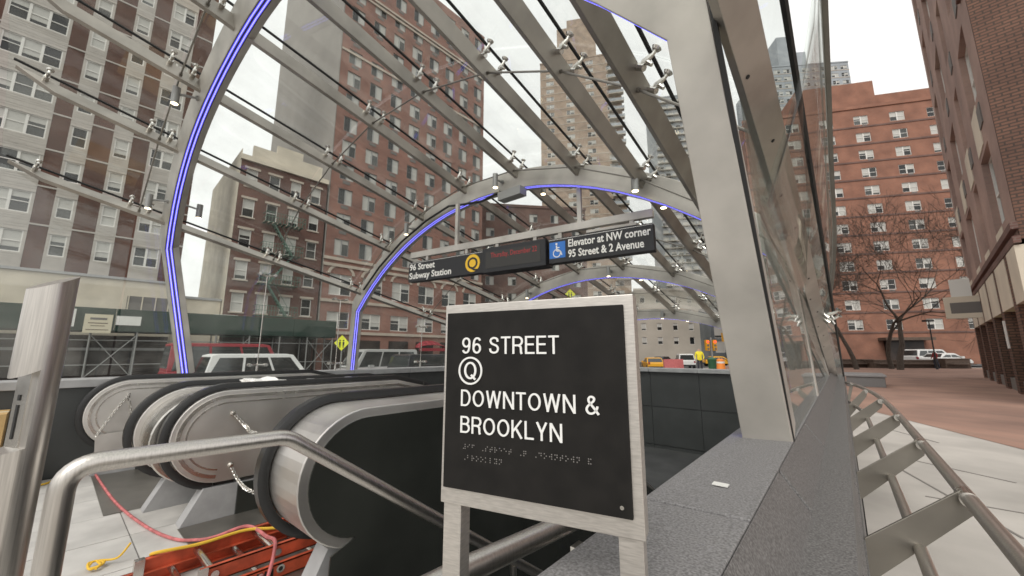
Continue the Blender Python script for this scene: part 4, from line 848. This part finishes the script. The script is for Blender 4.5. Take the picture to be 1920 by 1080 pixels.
for k in range(6):
    u = k * 3.3; MB().box(u, u + .7, -.12, .36, 0, 4.5).build('pier', 'brick_near', rb)
    if k < 6: MB().box(u + .7, min(u + 3.3, 18.9), -.14, .3, 2.9, 4.45).build('sign_band', 'cream', rb); MB().box(u + .7, min(u + 3.3, 18.9), .2, .3, .45, 3.1).build('shop_window', 'shop_dark', rb); MB().box(u + .7, min(u + 3.3, 18.9), -.02, .3, 0, .45).build('stall_riser', 'ac', rb)
    if k in (3, 4): MB().box(u + .95, u + 1.9, .12, .19, .5, 3.0).build('banner', 'banner_green', rb)
    if k == 4: MB().box(u + .2, u + .5, -.16, -.121, 1.6, 2.6).build('notice', 'paper', rb)
bs = thing('blade_sign', 'cream projecting shop sign with dark lettering on the pink brick building', 'sign', (oRB.x - .2, oRB.y - 6.5, 3.0), rzR)
MB().box(-.12, .12, -1.9, -.1, 0, 1.1).build('board', 'cream', bs); MB().box(.121, .125, -1.7, -.3, .25, .8).build('print_block', 'ac', bs); MB().box(-.08, .08, -.1, .3, .5, .6).build('arm', 'iron_black', bs)
MB().box(-.1, .1, -1.6, -.9, 1.1, 2.0).build('lamp_box', 'paper', bs)
# ------------------------------------------------------------------ street things
def car(name, label, cat, loc, rz, paint, kind='suv', L=4.9, Wd=1.9, H=1.85, group=None):
    t = thing(name, label, cat, loc, rz, group); h2 = Wd / 2
    if kind == 'suv': body = [(-L / 2, .42), (-L / 2, 1.08), (L * .22, 1.08), (L * .46, .95), (L / 2, .8), (L / 2, .42)]; cab = [(-L / 2 + .06, 1.07), (-L / 2 + .28, H - .06), (-L / 2 + .5, H), (L * .08, H), (L * .14, H - .05), (L * .26, 1.07)]
    elif kind == 'van': body = [(-L / 2, .4), (-L / 2, 1.15), (L * .3, 1.15), (L * .47, 1.0), (L / 2, .8), (L / 2, .4)]; cab = [(-L / 2 + .02, 1.14), (-L / 2 + .1, H - .05), (-L / 2 + .25, H), (L * .2, H), (L * .26, H - .08), (L * .38, 1.14)]
    else: body = [(-L / 2, .4), (-L / 2 + .03, .92), (-L * .3, .98), (L * .2, .95), (L * .44, .82), (L / 2, .62), (L / 2, .35)]; cab = [(-L * .36, .96), (-L * .24, H - .04), (-L * .16, H), (L * .04, H), (L * .1, H - .05), (L * .25, .94)]
    m_ = MB(); m_.prism(body, -h2, h2, lambda p, q_, s_: (p, s_, q_)); bevel(m_.build('body', paint, t), .06, 3)
    zb = cab[0][1]; tz = lambda q_, s_: s_ * (h2 - .03 - .16 * (q_ - zb) / (H - zb))
    m_ = MB(); n = len(cab); vs = [(p, tz(q_, -1), q_) for p, q_ in cab] + [(p, tz(q_, 1), q_) for p, q_ in cab]
    m_.add(vs, [tuple(range(n)), tuple(range(2 * n - 1, n - 1, -1))] + [(i, i + n, (i + 1) % n + n, (i + 1) % n) for i in range(n)]); bevel(m_.build('cabin', paint, t), .03, 2)
    xr0, xr1, xf1, xf0 = cab[0][0] + .12, cab[1][0] + .22, cab[-2][0] - .1, cab[-1][0] - .22; z0, z1 = zb + .05, H - .16; seg = 3 if kind != 'car' else 2
    for s_ in (-1, 1):
        for k in range(seg):
            f0, f1 = k / seg, (k + 1) / seg; g = .05; lo_a, lo_b = xr0 + (xf0 - xr0) * f0 + g, xr0 + (xf0 - xr0) * f1 - g; hi_a, hi_b = xr1 + (xf1 - xr1) * f0 + g, xr1 + (xf1 - xr1) * f1 - g
            y0, y1 = tz(z0, s_), tz(z1, s_); e = .012 * s_; m_ = MB(); m_.hexa([(lo_a, y0 - e * 2, z0), (lo_b, y0 - e * 2, z0), (lo_b, y0 + e, z0), (lo_a, y0 + e, z0), (hi_a, y1 - e * 2, z1), (hi_b, y1 - e * 2, z1), (hi_b, y1 + e, z1), (hi_a, y1 + e, z1)]); m_.build('side_window', 'car_glass', t)
        MB().box(L * .16, L * .22, s_ * h2, s_ * (h2 + .18), zb - .02, zb + .16).build('mirror', paint, t)
    for (pa, qa), (pb, qb), nm in ((cab[-1], cab[-2], 'windscreen'), (cab[0], cab[1], 'rear_window')):
        d = .014 if nm == 'windscreen' else -.014; m_ = MB(); f = lambda t_: (pa + (pb - pa) * t_, qa + (qb - qa) * t_)
        (ax_, az), (bx_, bz) = f(.12), f(.92); m_.hexa([(ax_ + d, tz(az, -.9), az), (ax_ + d, tz(az, .9), az), (ax_ - d, tz(az, .9), az), (ax_ - d, tz(az, -.9), az), (bx_ + d, tz(bz, -.9), bz), (bx_ + d, tz(bz, .9), bz), (bx_ - d, tz(bz, .9), bz), (bx_ - d, tz(bz, -.9), bz)]); m_.build(nm, 'car_glass', t)
    for x in (-L * .31, L * .31):
        for s_ in (-1, 1):
            q = MB(); q.tube([(x, s_ * (h2 - .2), .36), (x, s_ * (h2 + .01), .36)], .36, 20); wh = q.build('wheel', 'tyre', t, True); q = MB(); q.tube([(x, s_ * (h2 + .005), .36), (x, s_ * (h2 + .02), .36)], [.23, .2], 14); q.build('rim', 'rim', wh)
    for s_ in (-1, 1): MB().box(L / 2 - .05, L / 2 + .012, s_ * (h2 - .42) - .16, s_ * (h2 - .42) + .16, .64, .78).build('headlight', 'head_lamp', t); MB().box(-L / 2 - .012, -L / 2 + .04, s_ * (h2 - .14) - .09, s_ * (h2 - .14) + .09, .8, 1.04).build('tail_light', 'car_red', t)
    MB().box(-L / 2 - .05, -L / 2 + .1, -h2 + .05, h2 - .05, .4, .58).build('bumper', 'car_dark', t); MB().box(L / 2 - .1, L / 2 + .05, -h2 + .05, h2 - .05, .34, .52).build('bumper', 'car_dark', t)
    return t
Zs = -.75
car('white_suv', 'white SUV parked on the avenue behind the escalators', 'car', (-20.5, 6.6, Zs), R(90), 'paint_white', 'suv', 5.3, 2.0, 1.98)
car('red_van', 'dark red van roof showing above the white SUV', 'van', (-25, 6.3, Zs), R(90), 'car_red', 'van', 5.6, 2.0, 2.5)
car('grey_van', 'light grey van parked ahead of the white SUV', 'van', (-23, 13.6, Zs), R(-90), 'car_grey', 'van', 5.2, 2.0, 2.25)
car('dark_suv', 'dark SUV seen through the glass beside the second arch', 'car', (-17.5, 14.0, Zs), R(90), 'car_dark', 'suv', 5.2, 2.0, 1.95)
p = pd(1283, 680, 50); car('police_suv', 'white SUV at the far crossing beyond the stairwell', 'car', (p.x, p.y, Zs), R(115), 'paint_white', 'suv', 4.9, 1.95, 1.9)
p = pd(1224, 680, 44); car('yellow_cab', 'yellow taxi cab at the far crossing', 'taxi', (p.x, p.y, Zs), R(120), 'taxi', 'car', 4.8, 1.85, 1.5)
p = pd(1243, 672, 58); car('dark_sedan', 'dark sedan behind the yellow cab', 'car', (p.x, p.y, Zs), R(80), 'car_dark', 'car', 4.7, 1.8, 1.5)
p = pd(1345, 660, 60); car('yellow_cab', 'yellow taxi cab beside the traffic signals', 'taxi', (p.x, p.y, Zs), R(40), 'taxi', 'car', 4.8, 1.85, 1.5)
p = pd(1745, 668, 47); car('white_suv', 'white SUV parked by the orange brick building', 'car', (p.x, p.y, -.2), YAW, 'paint_white', 'suv', 5.2, 2.0, 1.9)
p = pd(1772, 680, 42); car('white_sedan', 'white sedan parked in front of the white SUV near the planter wall', 'car', (p.x, p.y, -.2), YAW + R(8), 'paint_white', 'car', 4.7, 1.85, 1.45)
p = pd(1490, 668, 45); car('white_pickup', 'white car glimpsed through the side glass near the trees', 'car', (p.x, p.y, -.2), YAW, 'paint_white', 'suv', 4.9, 1.9, 1.8)
# people: one skinned body each
def person(name, label, loc, rz, top_m, leg_m, H=1.75):
    t = thing(name, label, 'person', loc, rz); k = H / 1.75
    V = [(0, 0, .95), (0, 0, 1.2), (0, 0, 1.42), (0, .01, 1.52), (0, .03, 1.66), (.1, 0, .9), (.11, .05, .5), (.12, 0, .07), (.12, .14, .04), (-.1, 0, .9), (-.11, -.06, .5), (-.12, -.14, .07), (-.12, 0, .04), (.2, 0, 1.4), (.27, .02, 1.12), (.24, .18, .92), (-.2, 0, 1.4), (-.27, .03, 1.12), (-.22, .2, .95)]
    Ed = [(0, 1), (1, 2), (2, 3), (3, 4), (0, 5), (5, 6), (6, 7), (7, 8), (0, 9), (9, 10), (10, 11), (11, 12), (2, 13), (13, 14), (14, 15), (2, 16), (16, 17), (17, 18)]
    rad = [.15, .15, .16, .06, .1, .1, .07, .05, .04, .1, .07, .05, .04, .07, .05, .04, .07, .05, .04]
    me = bpy.data.meshes.new('body'); me.from_pydata([(x * k, y * k, z * k) for x, y, z in V], Ed, []); o = bpy.data.objects.new('body', me); COL.objects.link(o)
    sk = o.modifiers.new('skin', 'SKIN'); 
    for i, r_ in enumerate(rad): me.skin_vertices[0].data[i].radius = (r_ * k, r_ * k * .8)
    me.skin_vertices[0].data[0].use_root = True; o.modifiers.new('sub', 'SUBSURF').levels = 1
    dg = bpy.context.evaluated_depsgraph_get(); dg.update(); me2 = bpy.data.meshes.new_from_object(o.evaluated_get(dg)); bpy.data.objects.remove(o)
    for m_ in (leg_m, top_m, 'skin', 'hair'): me2.materials.append(MATS[m_])
    for p_ in me2.polygons:
        z = p_.center.z / k; p_.material_index = 0 if z < .93 and abs(p_.center.x) < .2 * k else (2 if z > 1.5 or (z < 1.0 and abs(p_.center.x) > .19 * k) else 1)
        if z > 1.68 or (z > 1.58 and p_.center.y < 0): p_.material_index = 3
        p_.use_smooth = True
    link('body', me2, t); return t
p = pd(1313, 690, 27); person('person', 'worker in a yellow and orange safety vest beyond the end parapet', (p.x, p.y, -.17), R(200), 'vest', 'cloth_dark', 1.82)
p = pd(1757, 690, 36); person('person', 'pedestrian in a dark red coat walking by the planter wall', (p.x, p.y, -.2), R(120), 'coat_red', 'cloth_dark')
# worker's vest stripes
# traffic signals, signs and lamps
def signal(px, ytop, D, label):
    b = pd(px, 662, D); zt = pd(px, ytop, D).z; t = thing('traffic_signal', label, 'traffic light', (b.x, b.y, -.2), YAW)
    q = MB(); q.tube([(0, 0, 0), (0, 0, zt + .6)], [.1, .07], 10); q.build('pole', 'lamp_grey', t)
    for dx in (-.45, .3):
        hd = MB().box(dx - .18, dx + .18, -.2, .15, zt - .75, zt + .35).build('signal_head', 'taxi', t)
        for k, mt in ((0, 'light_red'), (1, 'ac'), (2, 'ac')): q = MB(); q.tube([(dx, -.2, zt + .15 - k * .36), (dx, -.23, zt + .15 - k * .36)], .12, 12); q.build('lens', mt, hd)
signal(1335, 640, 40, 'yellow traffic signals showing red at the far crossing'); signal(1366, 626, 48, 'single pole traffic signal showing red in front of the dark glass block')
def pedsign(px, py, D, label):
    c = pd(px, py, D); t = thing('crossing_sign', label, 'sign', (c.x, c.y, -.75), YAW); q = MB(); q.tube([(0, .03, 0), (0, .03, c.z + 1.0)], .035, 8); q.build('post', 'lamp_grey', t); z = c.z + .75
    m_ = MB(); m_.prism([(-.42, z), (0, z - .42), (.42, z), (0, z + .42)], -.015, .0, lambda p_, q_, s_: (p_, s_, q_)); m_.build('plate', 'sign_yellow', t)
    for dx in (-.1, .1):
        q = MB(); q.box(dx - .05, dx + .05, -.02, -.0151, z - .12, z + .06); q.box(dx - .045, dx - .01, -.02, -.0151, z - .25, z - .12); q.box(dx + .01, dx + .045, -.02, -.0151, z - .25, z - .12); q.tube([(dx, -.02, z + .13), (dx, -.0151, z + .13)], .045, 10); q.build('figure', 'rubber', t)
pedsign(1069, 552, 30, 'yellow diamond crossing sign above the tactile sign'); pedsign(641, 643, 21, 'yellow crossing sign beside the grey van')
# barrels and litter bin at the crossing
for k, px in enumerate((1258, 1268)):
    b = pd(px, 686, 30 + k); t = thing('safety_barrel', 'low red and white barrier block in front of the white SUV', 'barrier', (b.x, b.y, -.17), YAW, 'barrier blocks at the crossing'); q = MB(); q.prism([(-.3, 0), (-.12, .25), (-.1, .95), (.1, .95), (.12, .25), (.3, 0)], -.55, .55, lambda p_, q_, s_: (s_, p_, q_)); q.build('block', 'rope_red', t)
b = pd(1352, 690, 26); t = thing('safety_barrel', 'orange traffic barrel beyond the end parapet', 'barrel', (b.x, b.y, -.17)); q = MB(); q.tube([(0, 0, 0), (0, 0, .08), (0, 0, .1), (0, 0, 1.0), (0, 0, 1.05)], [.36, .36, .29, .23, .12], 18); q.build('body', 'barrel_orange', t, True)
for z in (.45, .75): q = MB(); q.tube([(0, 0, z), (0, 0, z + .12)], [.275 - z * .03, .268 - z * .03], 18, cap=False); q.build('band', 'paper', t, True)
b = pd(1336, 690, 30); t = thing('litter_bin', 'dark green litter bin by the traffic signals', 'bin', (b.x, b.y, -.17)); q = MB(); q.tube([(0, 0, 0), (0, 0, .9), (0, 0, .95), (0, 0, 1.1)], [.26, .32, .34, .12], 14); q.build('body', 'hydrant_green', t, True)
# street lamp on plaza
b = pd(1757, 690, 34); zt = pd(1752, 602, 34).z; t = thing('plaza_lamp', 'short black plaza lamp with flat head before the orange building', 'lamp', (b.x, b.y, -.2), YAW); q = MB(); q.tube([(0, 0, 0), (0, 0, .4), (0, 0, zt + .2)], [.1, .06, .045], 10); q.build('pole', 'iron_black', t); MB().box(-.4, .3, -.2, .2, zt + .2, zt + .36).build('head', 'iron_black', t)
# planter walls and benches at far side of the plaza
for k, (x0, x1, D, hh, m_) in enumerate(((1560, 1640, 38, .75, 'bench_brown'), (1640, 1770, 37, .7, 'bench_brown'), (1775, 1822, 36, .85, 'bench_brown'))):
    a, b = pd(x0, 690, D), pd(x1, 690, D); t = thing('planter_wall', ('long low brown planter wall under the bare trees', 'middle low brown planter wall behind the red coat', 'taller brown planter block next to the shopfront')[k], 'wall', (a.x, a.y, -.17), YAW); w = (b - a).length
    bevel(MB().box(0, w, 0, .8, 0, hh).build('wall', m_, t), .02); bevel(MB().box(-.05, w + .05, -.06, .86, hh, hh + .08).build('cap', 'bench_brown', t), .01)
    a2 = MB().box(.1, w - .1, -.55, -.05, .38, .45).build('seat', 'bench_brown', t)
pk = pd(1655, 722, 17); t = thing('stone_bench', 'dark granite bench block past the end of the guard rail', 'bench', (pk.x - .3, pk.y, -.17), R(0)); bevel(MB().box(-.9, .35, -1.2, 1.2, 0, .42).build('plinth', 'granite_dark', t), .02); bevel(MB().box(-.95, .4, -1.25, 1.25, .42, .52).build('seat', 'granite', t), .02)
# bare trees
def tree(label, px, D, H=11, seed=1, lean=0, r0=.2):
    b = pd(px, 690, D); t = thing('bare_tree', label, 'tree', (b.x, b.y, -.2)); rn = random.Random(seed); tr = MB(); cr = MB()
    def grow(p, d, L, r_, lv, mb):
        pts = [p]; n = 4 if lv < 3 else 3; q = p.copy(); dd = d.copy(); rs = [r_]
        for k in range(n):
            dd = (dd + Vector((rn.uniform(-.22, .22), rn.uniform(-.22, .22), rn.uniform(-.05, .16)))).normalized(); q = q + dd * (L / n); pts.append(q.copy()); rs.append(r_ * (1 - .45 * (k + 1) / n))
        mb.tube(pts, rs, 8 if lv == 0 else (5 if lv < 3 else 3), cap=False)
        if lv >= 6: return
        nb = 3 if lv == 0 else rn.choice((3, 3, 4))
        for k in range(nb):
            a = rn.uniform(0, 6.28); sp = rn.uniform(.4, 1.0); o_ = dd.orthogonal().normalized(); o2 = dd.cross(o_); nd = (dd + (o_ * math.cos(a) + o2 * math.sin(a)) * sp).normalized()
            grow(pts[-1] if k < 2 else pts[-2 if k == 2 else -3], nd, L * rn.uniform(.68, .88), max(.011, rs[-1] * rn.uniform(.66, .86)), lv + 1, cr)
    grow(Vector((0, 0, 0)), Vector((lean, 0, 1)).normalized(), H * .3, r0, 0, tr); tr.build('trunk', 'bark', t, True); cr.build('crown', 'bark', t, True)
tree('bare plane tree with twin trunk in front of the orange block', 1688, 33, 15, 5, .05, .24); tree('slender bare tree beside the twin-trunk tree', 1672, 35, 15, 9, -.06, .2); tree('bare tree leaning over the planter wall near the glass tip', 1606, 34, 13, 12, -.12, .2); tree('bare tree seen through the upright side glass', 1520, 38, 14, 21, .05, .22); tree('young bare tree behind the side glass near the white car', 1500, 42, 13, 33, 0, .18)
